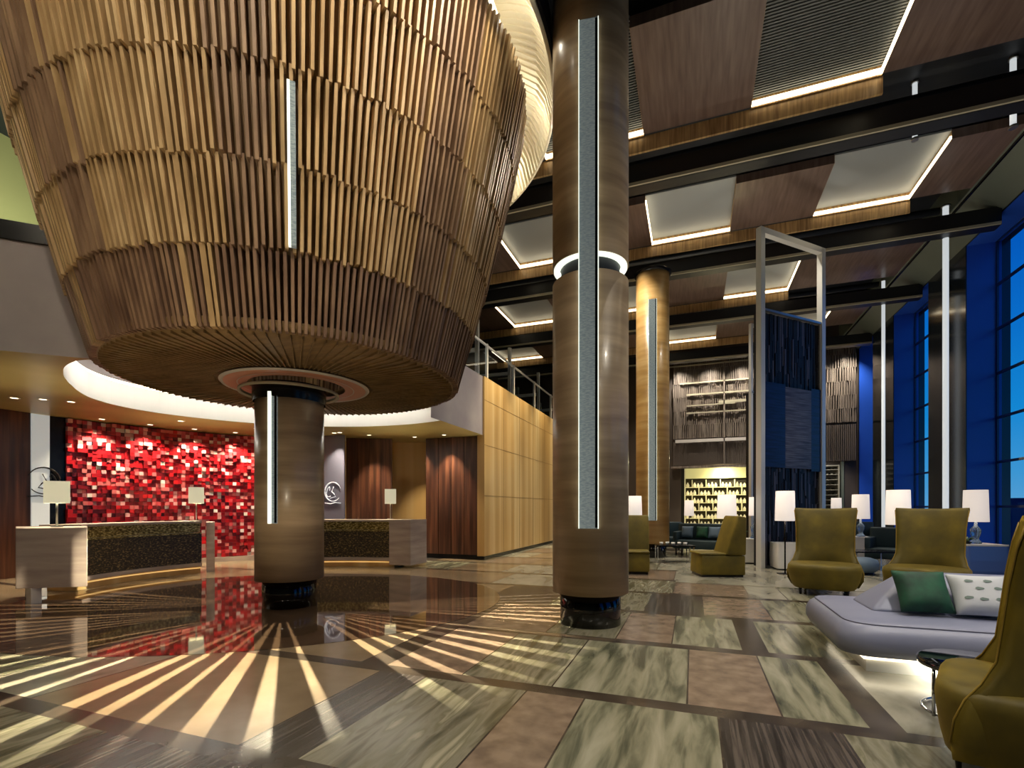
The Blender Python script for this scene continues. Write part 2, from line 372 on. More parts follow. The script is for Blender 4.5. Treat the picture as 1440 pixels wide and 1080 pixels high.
# ------------------------------------------------------------------ ceiling clouds (wood panels with grey coffers) and beams
BAYS = [(7.55, 9.8, 1), (12.0, 14.0, 0), (16.3, 18.5, 1), (20.6, 22.7, 0)]
ST = 3.85
def coffers(par): return [(-1.07+ST*k-(1.8 if par else 0), .9+ST*k-(1.8 if par else 0)) for k in range(-2, 3)]
bayshort = ['nearest ceiling bay', 'second ceiling bay', 'third ceiling bay', 'farthest ceiling bay']
bayname = ['nearest bay, before the first beam', 'second bay, between the first two beams', 'third bay, beyond the second beam', 'farthest bay before the back wall']
for bi, (y0, y1, par) in enumerate(BAYS):
    xs = [c for c in coffers(par) if c[1] < 5.8 and c[0] > -9]
    xs.sort(); edges = [-9.2] + [v for c in xs for v in c] + [5.9]
    if bi == 0: pass
    for k in range(0, len(edges), 2):
        a, b_ = edges[k], edges[k+1]
        if b_-a < .05: continue
        o = mb('cpanel').box(a, b_, y0, y1, 8.57, 8.75).build('ceiling_panel')
        tag(o, 'brown wood ceiling panel, %s from the left in the %s' % (ORD_[k//2], bayshort[bi]), 'ceiling panel', 'wood ceiling panels')
    for ci, (a, b_) in enumerate(xs):
        t = thing('ceiling_coffer', 'grey coffer with glowing edges, %s from the left in the %s' % (ORD_[ci], bayshort[bi]), 'ceiling coffer', ((a+b_)/2, (y0+y1)/2, 8.57), group='grey ceiling coffers')
        hw = (b_-a)/2; hd = (y1-y0)/2
        p = mb('grey').box(-hw, hw, -hd, hd, .16, .2)
        if bi == 0:
            p.m('greyrib'); y = -hd
            while y < hd-.03: p.box(-hw, hw, y, y+.028, .12, .16); y += .056
        p.build('recess_plate', t)
        side = -1 if (a+b_)/2 < .3 else 1
        q = mb('led'); q.box(-hw, hw, hd-.05, hd-.005, .0, .07); q.box(side*hw-.03 if side > 0 else -hw, hw if side > 0 else -hw+.03, -hd, hd, .0, .06)
        q.build('led_strip', t)
        q = mb('fascia'); q.box(-hw, hw, hd-.004, hd+.02, -.02, .2); q.box(-hw-.0, -hw+.002, -hd, hd, 0, .16); q.box(hw-.002, hw, -hd, hd, 0, .16); q.build('recess_side', t)
    o = mb('fascia').box(-9.2, xs[-1][1]+.02, y1+.03, y1+.08, 8.27, 8.56).build('ceiling_fascia')
    tag(o, 'striped wood fascia along the far edge of the ' + bayshort[bi], 'fascia', 'ceiling fascias')
for i, y in enumerate((5.9, 10.07, 14.3, 18.4, 22.9)):
    t = thing('ceiling_beam', 'black ceiling beam with pale lower edge, %s from the camera' % ['directly overhead', 'first', 'second', 'third', 'last'][i], 'beam', (0, y, 7.78), group='ceiling beams')
    x0 = -1.65 if i == 0 else -9.2
    mb('beam').box(x0, XW-.03, 0, .3, .0, .42).build('web', t)
    mb('flange').box(x0, XW-.05, -.04, .02, 0, .06).build('flange', t)
    if i == 2: continue
# pipes in the dark gaps between bays
for i, (y, z) in enumerate(((10.9, 8.75), (11.4, 8.9), (15.3, 8.8), (19.6, 8.8))):
    o = mb('slab').tube([(-9, y, z), (5.8, y, z)], .09, 10).build('ceiling_pipe')
    tag(o, 'dark service pipe running above the ceiling panels, %s from the camera' % ['first', 'second', 'third', 'fourth'][i], 'pipe', 'service pipes')
# hanging white tubes
def tube_pole(x, y, z0, z1, r, label, grp):
    t = thing('light_pole', label, 'light pole', (x, y, z0), group=grp)
    mb('tube').tube([(0, 0, .04), (0, 0, z1-z0-.04)], r, 12).build('glowing_tube', t)
    mb('steel').tube([(0, 0, 0), (0, 0, .04)], r*1.5, 12).build('end_cap', t); c = mb('steel'); c.tube([(0, 0, z1-z0-.04), (0, 0, z1-z0)], r*1.5, 12); c.build('end_cap', t)
tube_pole(5.66, 14.6, 0, 8.57, .06, 'tall white glowing pole before the pillar beside the largest window', 'white poles')
tube_pole(5.66, 18.7, 0, 8.57, .05, 'slimmer white glowing pole farther away between the two distant windows', 'white poles')
tube_pole(5.3, 11.2, 8.05, ZC, .045, 'short white tube hanging in the dark ceiling gap, right', 'white stub tubes')
tube_pole(3.88, 11.2, 8.2, ZC, .04, 'short white tube hanging in the dark ceiling gap, left', 'white stub tubes')

# ------------------------------------------------------------------ drum of wooden slats
drum = thing('slatted_drum', 'huge flaring drum of vertical wooden slats hung around the left column', 'ceiling sculpture', (CX+.1, CY+.04, 3.05))
def prof(z):
    t = (z-3.1)/(6.9-3.1)
    return 2.2+1.2*t-.2*t*t
TZ = [3.05, 3.74, 4.42, 5.15, 5.88, 6.75]
rd = random.Random(11); NS = 236
for ti in range(5):
    z0, z1 = TZ[ti], TZ[ti+1]; mbt = MB()
    off = rd.random()
    run = 1.0; key = 'slat'
    for i in range(NS):
        a = 2*PI*(i+.3*(ti % 2))/NS
        jit = rd.uniform(-.014, .012); tw = rd.uniform(-.12, .12)
        deg = math.degrees(a)
        g1 = math.sin(a*9+ti*.35)+.7*math.sin(a*17+2+ti*.2)+rd.uniform(-.6, .6)
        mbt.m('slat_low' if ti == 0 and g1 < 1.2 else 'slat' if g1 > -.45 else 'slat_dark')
        wid = .0145*(1.75 if g1 > 1.45 else 1)
        ro0 = prof(z0)+.02+jit; ro1 = prof(z1)+.0+jit; dep = .13
        ca, sa = math.cos(a), math.sin(a)
        def P(r, s_, z): return (r*ca-s_*sa, r*sa+s_*ca, z-3.05)
        zt = z1+rd.uniform(-.02, .03); zb = z0+(rd.uniform(-.03, .015) if ti else 0)
        mbt.hexa([P(ro0-dep, -wid+tw*.1, zb), P(ro0, -wid, zb), P(ro0, wid, zb), P(ro0-dep, wid+tw*.1, zb),
                  P(ro1-dep, -wid+tw*.1, zt), P(ro1, -wid, zt), P(ro1, wid, zt), P(ro1-dep, wid+tw*.1, zt)])
    mbt.build('slat_tier', drum)
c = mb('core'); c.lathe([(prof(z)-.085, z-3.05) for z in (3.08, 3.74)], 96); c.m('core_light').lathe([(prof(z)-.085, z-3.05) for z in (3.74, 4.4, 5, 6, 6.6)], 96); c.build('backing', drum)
d = mb('disc')
d.lathe([(.58, .02), (1.95, -.02), (2.13, .0), (2.2, .05), (2.2, .1)], 96)
d.build('underside_disc', drum)
d = mb('disc')
for i in range(120):
    a = 2*PI*i/120; mx = Matrix.Rotation(a, 4, 'Z'); d.box(1.0, 2.12, -.006, .006, -.032, .01, mx)
d.build('radial_fins', drum)
d = mb('pink'); d.lathe([(.62, -.035), (.9, -.045), (.93, -.03)], 64); d.m('white').lathe([(.9, -.046), (.935, -.05), (.95, -.03)], 64); d.lathe([(.73, -.047), (.745, -.047)], 64)
d.build('medallion', drum)
# ghost image of the column's led strip, built as bars on the drum face
aL = math.atan2(-CY-.1, -CX-.28+.0)
ca, sa = math.cos(aL), math.sin(aL)
def PL(r, s_, z): return (r*ca-s_*sa, r*sa+s_*ca, z-3.05)
for key, w0, w1, nm, ex in (('led_cool', -.022, .0, 'ghost_led_line', .075), ('led_face', .0, .045, 'ghost_led_channel', .07)):
    q = mb(key)
    for za, zb in ((3.76, 4.42), (4.42, 5.0)):
        ra, rb = prof(za)+ex, prof(zb)+ex
        q.hexa([PL(ra-.05, w0, za), PL(ra, w0, za), PL(ra, w1, za), PL(ra-.05, w1, za), PL(rb-.05, w0, zb), PL(rb, w0, zb), PL(rb, w1, zb), PL(rb-.05, w1, zb)])
    q.build(nm, drum)
# ring lantern round the drum head
ring = thing('ribbed_ring', 'glowing cream ribbed ring curving around the head of the drum', 'ceiling ring', (CX, CY, 6.75))
RP = [(3.62, 0), (3.66, .02), (3.63, .12), (3.58, .3), (3.45, .5), (3.2, .62), (2.95, .68)]
r_ = mb('ring'); r_.lathe(RP, 128); r_.build('curved_shell', ring)
rb = mb('ring')
for i in range(220):
    a = 2*PI*i/220; ca, sa = math.cos(a), math.sin(a)
    for (ra, za), (rb_, zb) in zip(RP[1:-1], RP[2:]):
        def P(r, s_, z): return (r*ca-s_*sa, r*sa+s_*ca, z)
        rb.hexa([P(ra-.045, -.014, za), P(ra, -.014, za), P(ra, .014, za), P(ra-.045, .014, za), P(rb_-.045, -.014, zb), P(rb_, -.014, zb), P(rb_, .014, zb), P(rb_-.045, .014, zb)])
rb.build('rib', ring)
q = mb('led_soft'); q.lathe([(3.0, .50), (3.04, .48), (3.04, .55)], 96); q.build('led_strip', ring)
q = mb('dark'); q.lathe([(3.68, .1), (3.66, .5), (3.5, .62), (3.5, 1.75)], 96); q.build('outer_casing', ring)

# ------------------------------------------------------------------ columns
def column(name, x, y, r, led_dir, label, z1, splits, ledz, key='veneer', ledw=.13, ringz=None, edges=2):
    t = thing(name, label, 'column', (x, y, 0))
    b = mb('plinth'); b.lathe([(0, .0), (r*.8, 0), (r*.8, .38), (0, .38)], 64); b.build('plinth', t)
    zs = [.37]+splits+[z1]
    for si_, (a, c_) in enumerate(zip(zs, zs[1:])):
        if si_: a += .2
        q = mb(key); q.lathe([(r-.09, a), (r, a), (r, c_-.0), (r-.09, c_)], 96); q.build('cladding', t)
    q = mb('dark'); q.lathe([(r-.1, .37), (r-.1, z1)], 64); q.build('core_shaft', t)
    # led channel
    ca, sa = math.cos(led_dir), math.sin(led_dir)
    def P(rr, s_, z): return (rr*ca-s_*sa, rr*sa+s_*ca, z)
    def bar(q, r0, r1, s0, s1, z0, z1_): q.hexa([P(r0, s0, z0), P(r1, s0, z0), P(r1, s1, z0), P(r0, s1, z0), P(r0, s0, z1_), P(r1, s0, z1_), P(r1, s1, z1_), P(r0, s1, z1_)])
    h = ledw/2
    q = mb('led_face'); bar(q, r-.05, r+.02, -h, h, ledz[0], ledz[1]); chn = q.build('light_channel', t)
    q = mb('led_cool'); bar(q, r-.04, r+.03, -h-(.008 if edges == 2 else .045), -h, ledz[0], ledz[1])
    if edges == 2: bar(q, r-.04, r+.03, h, h+.008, ledz[0], ledz[1])
    q.build('channel_edge', chn)
    q = mb('black'); bar(q, r-.04, r+.026, h-.03, h-.002, ledz[0]+.01, ledz[1]-.01); q.build('channel_shadow_gap', chn)
    if ringz:
        q = mb('led_cool')
        q.lathe([(r-.09, ringz), (r-.015, ringz), (r-.015, ringz+.02), (r-.09, ringz+.02)], 64); q.build('light_collar', t)
    return t
def ldir(x, y, px_off):   # direction from the column axis to the hall, turned by px_off
    return math.atan2(-y, -x)+px_off
colA = column('round_column', -1.137, 5.73, .44, ldir(-1.137, 5.73, -.04), 'round wood veneered column with long grey light channel, standing in front of all others', ZC, [3.95], (1.12, 6.65), ledw=.2, ringz=4.125)
colB = column('round_column', CX, CY, .44, ldir(CX, CY, -.42), 'round veneered column rising into the slatted drum', 3.0, [], (1.14, 2.85), ledw=.07, edges=1)
q = mb('black'); q.lathe([(.46, 2.78), (.47, 2.86), (.47, 3.0)], 48); o = q.build('capital_band', colB)
q = mb('flange'); q.lathe([(.6, 2.92), (.64, 2.9), (.64, 2.94), (.6, 2.95)], 64); q.build('capital_ring', colB)
colC = column('round_column', -1.05, 14.0, .44, ldir(-1.05, 14.0, .0), 'golden round column farther back, behind the front column', 7.75, [], (1.0, 6.9), 'veneer_gold', ledw=.2)
q = mb('black'); q.lathe([(.45, 7.7), (.5, 7.74), (.5, 7.77), (.0, 7.77)], 48); q.build('capital', colC)
spot('collar_light', (-1.137+.5, 5.73-.8, 3.2), (-1.137, 5.73, 4.3), 0.1, 60)

# ------------------------------------------------------------------ reception enclosure: soffit with a circular cove, bulkheads, curved walls
# soffit outline follows the room walls; hole cut by building the plate as a strip fan around the circle
def srf(a):
    d_ = math.degrees(a) % 360
    K = [(0, 3.68), (150, 3.72), (166, 3.73), (174, 3.68), (181, 3.56), (188, 3.36), (195, 3.1), (202, 2.86), (210, 2.66), (220, 2.46), (230, 2.3), (240, 2.14), (247, 1.95), (262, 2.6), (290, 3.68), (360, 3.68)]
    for (a0_, r0_), (a1_, r1_) in zip(K, K[1:]):
        if a0_ <= d_ <= a1_:
            u_ = (d_-a0_)/(a1_-a0_); return r0_+(r1_-r0_)*u_
    return SR
def outline_hit(a):
    """distance from the cove centre to the edge of the soffit in direction a"""
    d = (math.cos(a), math.sin(a)); best = 9.0
    def clip(nx, ny, c_):      # half plane n.p <= c
        nonlocal best
        den = nx*d[0]+ny*d[1]
        if den > 1e-6: best = min(best, (c_-nx*SC[0]-ny*SC[1])/den)
    clip(1, 0, -5.05)
    nx, ny = .685, -.729; clip(nx, ny, nx*-7.66+ny*3.33)
    clip(0, 1, 13.2); clip(-1, 0, 13.6)
    return best
sf = MB(); n = 160; lo = []
for i in range(n):
    a = 2*PI*i/n; R1 = outline_hit(a); r0 = min(srf(a), R1)
    lo.append((a, r0, R1))
def SP(a, r, z): return (SC[0]+r*math.cos(a), SC[1]+r*math.sin(a), z)
for i in range(n):
    a, r0, r1 = lo[i]; b_, q0, q1 = lo[(i+1) % n]
    if r1-r0 < .02 and q1-q0 < .02: continue
    r0_, q0_ = r0, q0
    sf.m('soffit'); v = [sf.bm.verts.new(p) for p in (SP(a, r0_, SOF), SP(a, r1, SOF), SP(b_, q1, SOF), SP(b_, q0_, SOF))]; sf.face(v)
    sf.m('cove'); v = [sf.bm.verts.new(p) for p in (SP(a, r0_, SOF), SP(b_, q0_, SOF), SP(b_, q0_, SOF+.42), SP(a, r0_, SOF+.42))]; sf.face(v)
    sf.m('plaster'); v = [sf.bm.verts.new(p) for p in (SP(a, r0_, 4.7), SP(a, r1, 4.7), SP(b_, q1, 4.7), SP(b_, q0_, 4.7))]; sf.face(v)
    v = [sf.bm.verts.new(p) for p in (SP(a, min(r0_+.3, r1), SOF+.42), SP(b_, min(q0_+.3, q1), SOF+.42), SP(b_, min(q0_+.3, q1), 4.7), SP(a, min(r0_+.3, r1), 4.7))]; sf.face(v)
    if min(r1, q1) < 8.9: 
        v = [sf.bm.verts.new(p) for p in (SP(a, r1, SOF), SP(b_, q1, SOF), SP(b_, q1, 4.7), SP(a, r1, 4.7))]; sf.face(v)
o = sf.build('ceiling_reception'); struct(o)
# led line tucked above the cove lip
q = mb('led_soft'); last = None
for i in range(n):
    a, r0, r1 = lo[i]; b_, q0, q1 = lo[(i+1) % n]
    if r1-r0 < .3 or q1-q0 < .3: continue
    q.hexa([SP(a, r0+.04, SOF+.44), SP(a, r0+.1, SOF+.44), SP(b_, q0+.1, SOF+.44), SP(b_, q0+.04, SOF+.44), SP(a, r0+.04, SOF+.48), SP(a, r0+.1, SOF+.48), SP(b_, q0+.1, SOF+.48), SP(b_, q0+.04, SOF+.48)])
struct(q.build('trim_4'))
# dark rail on top of the diagonal bulkhead
q = mb('black'); 
dx, dy = .729, .685
p0 = Vector((-7.66, 3.33, 0))-Vector((dx, dy, 0))*6; p1 = Vector((-7.66, 3.33, 0))+Vector((dx, dy, 0))*1.2
nn = Vector((.685, -.729, 0))*.03
q.hexa([p0+Vector((0, 0, 4.52)), p0+nn+Vector((0, 0, 4.52)), p1+nn+Vector((0, 0, 4.52)), p1+Vector((0, 0, 4.52)), p0+Vector((0, 0, 4.74)), p0+nn+Vector((0, 0, 4.74)), p1+nn+Vector((0, 0, 4.74)), p1+Vector((0, 0, 4.74))])
struct(q.build('trim_5'))

# curved walls round the reception, radius about 6.95 about the left column
RW = 6.95
def arcpt(deg, r, z): return (CX+r*math.cos(R(deg)), CY+r*math.sin(R(deg)), z)
def arcwall(name, key, d0, d1, z0, z1, r0=RW, th=.15, seg=16):
    q = mb(key)
    for i in range(seg):
        a = d0+(d1-d0)*i/seg; b_ = d0+(d1-d0)*(i+1)/seg
        q.hexa([arcpt(a, r0, z0), arcpt(a, r0+th, z0), arcpt(b_, r0+th, z0), arcpt(b_, r0, z0), arcpt(a, r0, z1), arcpt(a, r0+th, z1), arcpt(b_, r0+th, z1), arcpt(b_, r0, z1)])
    return q.build(name)
def bearing(x, y): return math.degrees(math.atan2(y-CY, x-CX)) % 360
# measured bearings: 181 at dark left panel, 172 red start, 141 red end
struct(arcwall('wall_reception', 'walnut', 176.4, 215, 0, SOF, seg=20))
struct(arcwall('wall_reception_back', 'maple', 95, 141, 0, SOF, r0=RW+.25, seg=20))
# red mosaic
t = thing('mosaic_wall', 'red mosaic feature wall of raised glass blocks behind the reception desk', 'feature wall', (CX, CY, 0))
q = MB(); rm = random.Random(2); d0, d1 = 138.8, 171.9; nc = 48; nr = 36
wts = [w_ for _, w_ in REDS]
for i in range(nc):
    for j in range(nr):
        a = d0+(d1-d0)*i/nc; b_ = d0+(d1-d0)*(i+1)/nc; z0 = .12+(SOF-.14)*j/nr; z1 = .12+(SOF-.14)*(j+1)/nr-.003
        dp = rm.choice((0, 0, .015, .03, .05, .08))
        wloc = list(wts)
        ki = rm.choices(range(len(REDS)), wloc)[0]; q.m('red%d' % ki)
        r0 = RW-.02-dp
        def A(dg, r, z): return (r*math.cos(R(dg)), r*math.sin(R(dg)), z)
        q.hexa([A(a, r0, z0), A(a, RW+.1, z0), A(b_, RW+.1, z0), A(b_, r0, z0), A(a, r0, z1), A(a, RW+.1, z1), A(b_, RW+.1, z1), A(b_, r0, z1)])
q.build('glass_mosaic', t)
q = mb('deskwood')
for i in range(16):
    a = d0+(d1-d0)*i/16; b_ = d0+(d1-d0)*(i+1)/16
    def A(dg, r, z): return (r*math.cos(R(dg)), r*math.sin(R(dg)), z)
    q.hexa([A(a, RW-.14, 0), A(a, RW+.1, 0), A(b_, RW+.1, 0), A(b_, RW-.14, 0), A(a, RW-.14, .11), A(a, RW+.1, .11), A(b_, RW+.1, .11), A(b_, RW-.14, .11)])
q.build('base_ledge', t)
# sign panel left: white panel with emblem, with dark gap
def plane_frame(x, y, z=0):     # an empty whose local +Y faces the left column axis, local X runs along the wall
    a = math.atan2(CY-y, CX-x); return a-PI/2
def emblem(parent, key, s, yoff):
    """flourished script monogram: open ring, inner loop letter, base line"""
    q = mb(key)
    pts = [(math.cos(R(a))*s*(1+.0*a), yoff, math.sin(R(a))*s*1.05) for a in range(20, 330, 10)]
    rr = [s*(.03+.05*math.sin(PI*i/(len(pts)-1))) for i in range(len(pts))]
    q.tube(pts, rr, 6)
    pts = [(s*(-.45+.0)+s*.55*t_*math.cos(t_*5), yoff, s*.55*math.sin(t_*5.2)) for t_ in [i/24 for i in range(1, 25)]]
    q.tube(pts, s*.05, 6)
    q.tube([(s*.1, yoff, s*.55), (-s*.15, yoff, 0), (s*.12, yoff, -s*.2), (s*.35, yoff, -s*.55), (-s*.35, yoff, -s*.72)], s*.055, 6)
    q.tube([(-s, yoff, -s*1.25), (-s*.3, yoff, -s*1.33), (s*.3, yoff, -s*1.2), (s, yoff, -s*1.27)], s*.05, 6)
    return q.build('emblem', parent)
def signpanel(bear, key, wd, h, z0, ekey, label, gap=None, edge=None, r=RW-.12, es=.2, ez=1.75, ex=0):
    x, y, _ = arcpt(bear, r, 0); t = thing('sign_panel', label, 'sign panel', (x, y, 0), plane_frame(x, y), 'emblem panels at the reception')
    mb(key).box(-wd/2, wd/2, 0, .05, z0, h).build('panel', t)
    if gap: mb('black').box(gap[0], gap[1], -.04, .02, 0, h).build('dark_reveal', t)
    if edge: mb('led_soft').box(edge[0], edge[1], -.02, .06, z0, h).build('light_edge', t)
    e_ = emblem(t, ekey, es, .07); e_.location = (ex, 0, ez)
    return t

def fl(px, Z):   # floor position on the ray of picture column px at depth Z
    t_ = (px-720)/690*Z; return (t_*math.cos(YAW)-Z*math.sin(YAW), t_*math.sin(YAW)+Z*math.cos(YAW))
x, y, _ = arcpt(175.25, RW-.02, 0)
t = thing('sign_panel', 'white panel with black script emblem between the dark wood and the red mosaic', 'sign panel', (CX, CY, 0), 0, 'emblem panels at the reception')
def arcpart(t, key, d0, d1, r0, r1, z0, z1, nm, seg=3):
    q = mb(key)
    def A(dg, rr, z): return (rr*math.cos(R(dg)), rr*math.sin(R(dg)), z)
    for i in range(seg):
        a = d0+(d1-d0)*i/seg; b_ = d0+(d1-d0)*(i+1)/seg
        q.hexa([A(a, r0, z0), A(a, r1, z0), A(b_, r1, z0), A(b_, r0, z0), A(a, r0, z1), A(a, r1, z1), A(b_, r1, z1), A(b_, r0, z1)])
    return q.build(nm, t)
pn_ = arcpart(t, 'panel_white', 174.1, 176.4, RW-.04, RW+.1, 0, SOF-.01, 'panel')
arcpart(t, 'black', 171.9, 174.1, RW, RW+.1, 0, SOF-.01, 'dark_reveal')
e_ = emblem(pn_, 'logo', .25, 0); e_.location = (x-CX, y-CY, 1.88); e_.rotation_euler = (0, 0, plane_frame(x, y)+0)
e_.location = ((RW-.06)*math.cos(R(174.9)), (RW-.06)*math.sin(R(174.9)), 1.88)

# grey sign panel behind second desk
x, y = fl(468, 12.6)
t = thing('sign_panel', 'grey panel with white script emblem and a glowing edge behind the right desk', 'sign panel', (x, y, 0), R(6), 'emblem panels at the reception')
pn_ = mb('panel_grey').box(-.42, .36, -.05, .0, 0, SOF-.01).build('panel', t)
mb('led_soft').box(-.5, -.42, -.07, .0, 0, SOF-.01).build('light_edge', t)
e_ = emblem(pn_, 'logo_w', .23, -.07); e_.location = (.05, 0, 1.75)
# walnut panels
x0, y0 = fl(487, 12.9); x1, y1 = fl(552, 12.9)
def panelbox(name, pA, pB, z0, z1, th, key, label):
    A_ = Vector((pA[0], pA[1], 0)); B_ = Vector((pB[0], pB[1], 0)); d_ = B_-A_; ln = d_.length; rz = math.atan2(d_.y, d_.x)
    t = thing(name, label, 'wall panel', (A_.x, A_.y, 0), rz, 'dark wood wall panels')
    mb(key).box(0, ln, 0, th, z0, z1).build('veneer_face', t)
    q = mb('joint')
    q.m('black')
    for k in range(1, 4): q.box(ln*k/4-.004, ln*k/4+.004, -.003, .01, z0, z1)
    q.box(0, ln, -.005, th, 0, z0)
    q.build('joint_line', t)
    return t
panelbox('wood_panel', fl(487, 13.0), fl(551, 13.2), .1, SOF-.01, .2, 'walnut', 'dark walnut wall panel behind the right desk under a downlight')
panelbox('wood_panel', (-6.73, 11.55), (-5.22, 11.55), .12, SOF-.01, .35, 'walnut', 'dark walnut wall panel standing beside the long maple wall')
# maple niche between the panels
struct(mb('maple').box(-8.3, -6.5, 13.6, 13.75, 0, SOF).build('wall_niche'))
struct(mb('maple').hexa([(-8.32, 12.2, 0), (-8.2, 12.2, 0), (-7.55, 13.7, 0), (-7.67, 13.7, 0), (-8.32, 12.2, SOF), (-8.2, 12.2, SOF), (-7.55, 13.7, SOF), (-7.67, 13.7, SOF)]).build('wall_niche_side'))
# long maple wall with joints
ml = mb('maple').box(-5.2, -5.0, 11.5, YB, 0, 4.7)
struct(ml.build('wall_maple'))
ml = mb('joint')
y = 11.5
while y < YB-.2:
    y += 1.35; ml.box(-5.003, -4.997, y-.006, y+.006, .1, 4.7)
for z in (1.65, 2.95, 4.1): ml.box(-5.003, -4.997, 11.5, YB, z-.004, z+.004)
ml.m('black').box(-5.2, -4.99, 11.48, YB, 0, .1)
struct(ml.build('trim_6'))
# upper storey behind the maple wall: floor slab, far wall, white posts and rails
struct(mb('slab').box(-13.8, -5.2, 11.5, YB, 4.5, 4.68).build('floor_mezzanine'))
ra = thing('balustrade', 'white steel balustrade with glass along the top of the maple wall', 'railing', (-5.1, 9.4, 4.7))
q = mb('white_steel'); q.box(-.02, .02, 0, 15, .88, .93); q.build('handrail', ra)
for k in range(8): mb('white_steel').box(-.03, .03, .4+k*2.05, .47+k*2.05, 0, .95).build('post', ra)
mb('glass').box(-.006, .006, 0, 15, .05, .85).build('glass_panel', ra)
for k, yy in enumerate((12.6, 15.2, 18.4, 21.5)):
    t = thing('portal_frame', 'white steel portal frame on the upper floor behind the maple wall, %s in line' % ['first', 'second', 'third', 'fourth'][k], 'steel frame', (-5.7, yy, 4.68), group='upper floor frames')
    mb('white_steel').box(-.05, .05, -.05, .05, 0, 1.95).build('post', t)
    mb('white_steel').box(-3, 0, -.05, .05, 1.05, 1.15).build('cross_bar', t)
    mb('white_steel').box(-3.05, -2.95, -.05, .05, 0, 1.95).build('post', t)
    mb('sill').box(-2.6, -.9, .1, .3, 0, 1.5).build('backing_panel', t)

# ------------------------------------------------------------------ reception desks
def arcdesk(cx, cy, r, d0, d1, label, blocks, plinth=True):
    t = thing('reception_desk', label, 'reception desk', (cx, cy, 0), group='curved reception desks')
    def A(dg, rr, z): return (rr*math.cos(R(dg)), rr*math.sin(R(dg)), z)
    def arc(key, r0, r1, z0, z1, nm, a0=d0, a1=d1, seg=20, bev=0):
        q = mb(key)
        vsl = []
        for i in range(seg+1):
            a = a0+(a1-a0)*i/seg
            vsl.append([q.bm.verts.new(A(a, rr, zz)) for rr, zz in ((r0, z0), (r1, z0), (r1, z1), (r0, z1))])
        for i in range(seg):
            for j in range(4): q.face([vsl[i][j], vsl[i+1][j], vsl[i+1][(j+1) % 4], vsl[i][(j+1) % 4]])
        q.face(vsl[0]); q.face(vsl[-1][::-1])
        return q.build(nm, t, bevel=bev)
    arc('deskdark', r, r+.5, .22, .82, 'textured_front')
    arc('deskgold', r+.06, r+.5, .84, 1.03, 'gold_band')
    arc('deskwood', r-.02, r+.62, 1.03, 1.07, 'counter_top')
    arc('deskgold', r-.015, r+.04, .81, .835, 'gold_line')
    arc('deskwood', r-.03, r+.6, .15, .215, 'lower_ledge')
    arc('maple', r+.06, r+.5, 0, .15, 'plinth')
    arc('plinth_glow', r+.04, r+.08, .1, .12, 'plinth_light')
    for (a, ra_, rb_, wdeg, z0) in blocks:
        arc('deskwood', ra_, rb_, z0, 1.075, 'end_block', a-wdeg/2, a+wdeg/2, 4, .008)
        if z0 > .1: arc('white', ra_+.15, ra_+.25, 0, z0, 'leg', a-.8, a+.4, 2)
    return t
# desk 1 from (-8.5,4.3) to (-9.2,7.3): arc about the drum centre offset
DC = (-6.6, 6.3)
desk1 = arcdesk(DC[0], DC[1], 3.0, 162, 205, 'curved reception desk before the red mosaic, large grey block at its left end', [])
def deskblock(pA, pB, dep, z0, z1, nm='end_block'):
    A_ = Vector((pA[0]-DC[0], pA[1]-DC[1], 0)); B_ = Vector((pB[0]-DC[0], pB[1]-DC[1], 0)); d_ = (B_-A_).normalized(); n_ = Vector((-d_.y, d_.x, 0))*dep
    q = mb('deskwood'); P_ = [A_, B_, B_+Vector((pB[0], pB[1], 0)).normalized()*dep, A_+Vector((pA[0], pA[1], 0)).normalized()*dep]; n_ = (P_[3]-A_)
    q.hexa([p+Vector((0, 0, z0)) for p in P_]+[p+Vector((0, 0, z1)) for p in P_]); q.build(nm, desk1, bevel=.006)
    return A_, B_, n_
A_, B_, n_ = deskblock(fl(22, 6.8), fl(123, 7.0), .95, .22, 1.06)
lg = mb('white'); lg.box(-.06, .06, -.06, .06, 0, .22); lg = lg.build('leg', desk1); lg.location = A_*.75+B_*.25+n_*.08
lg = mb('white'); lg.box(-.06, .06, -.06, .06, 0, .22); lg = lg.build('leg', desk1); lg.location = A_*.75+B_*.25+n_*.85
deskblock(fl(290, 10.15), fl(302, 10.35), .7, 0, 1.04)
desk2 = arcdesk(-5.9, 5.3, 4.15, 96, 124, 'curved reception desk right of the column, before the dark walnut panel', [(93.3, 4.1, 4.8, 7.5, .06), (125.5, 4.1, 4.8, 4, 0)])

def lamp_parts(t, sw, sh, zb, key='shade', top=.92, base='stem', h0=0, glass=False):
    q = mb(key)
    # square-section tapered shade, open, with thickness
    w0, w1 = sw/2, sw/2*top
    q.lathe([(w0, zb), (w1, zb+sh), (w1-.01, zb+sh), (w0-.01, zb)], 32); q.build('lamp_shade', t)
    if glass:
        q = mb('glassy'); q.lathe([(.0, h0), (.09, h0), (.1, h0+.02), (.05, h0+.09), (.08, h0+.2), (.09, h0+.28), (.03, h0+.36), (.015, zb+.04), (0, zb+.04)], 20); q.build('glass_base', t)
    elif base == 'stem':
        q = mb('black'); q.lathe([(0, 0), (.15, 0), (.15, .02), (.0, .025)], 24); q.build('base', t)
        q = mb('black'); q.tube([(0, 0, .02), (0, 0, zb+sh*.6)], .015, 8); q.build('pole', t)
def lamp(name, x, y, z, sw, sh, zb, label, grp, power=14, **kw):
    t = thing(name, label, 'lamp', (x, y, z), group=grp)
    lamp_parts(t, sw, sh, zb, **kw)
    if power: point('bulb_light', (x, y, z+zb+sh*.5), power*.5, (1, .86, .68), .05)
    return t
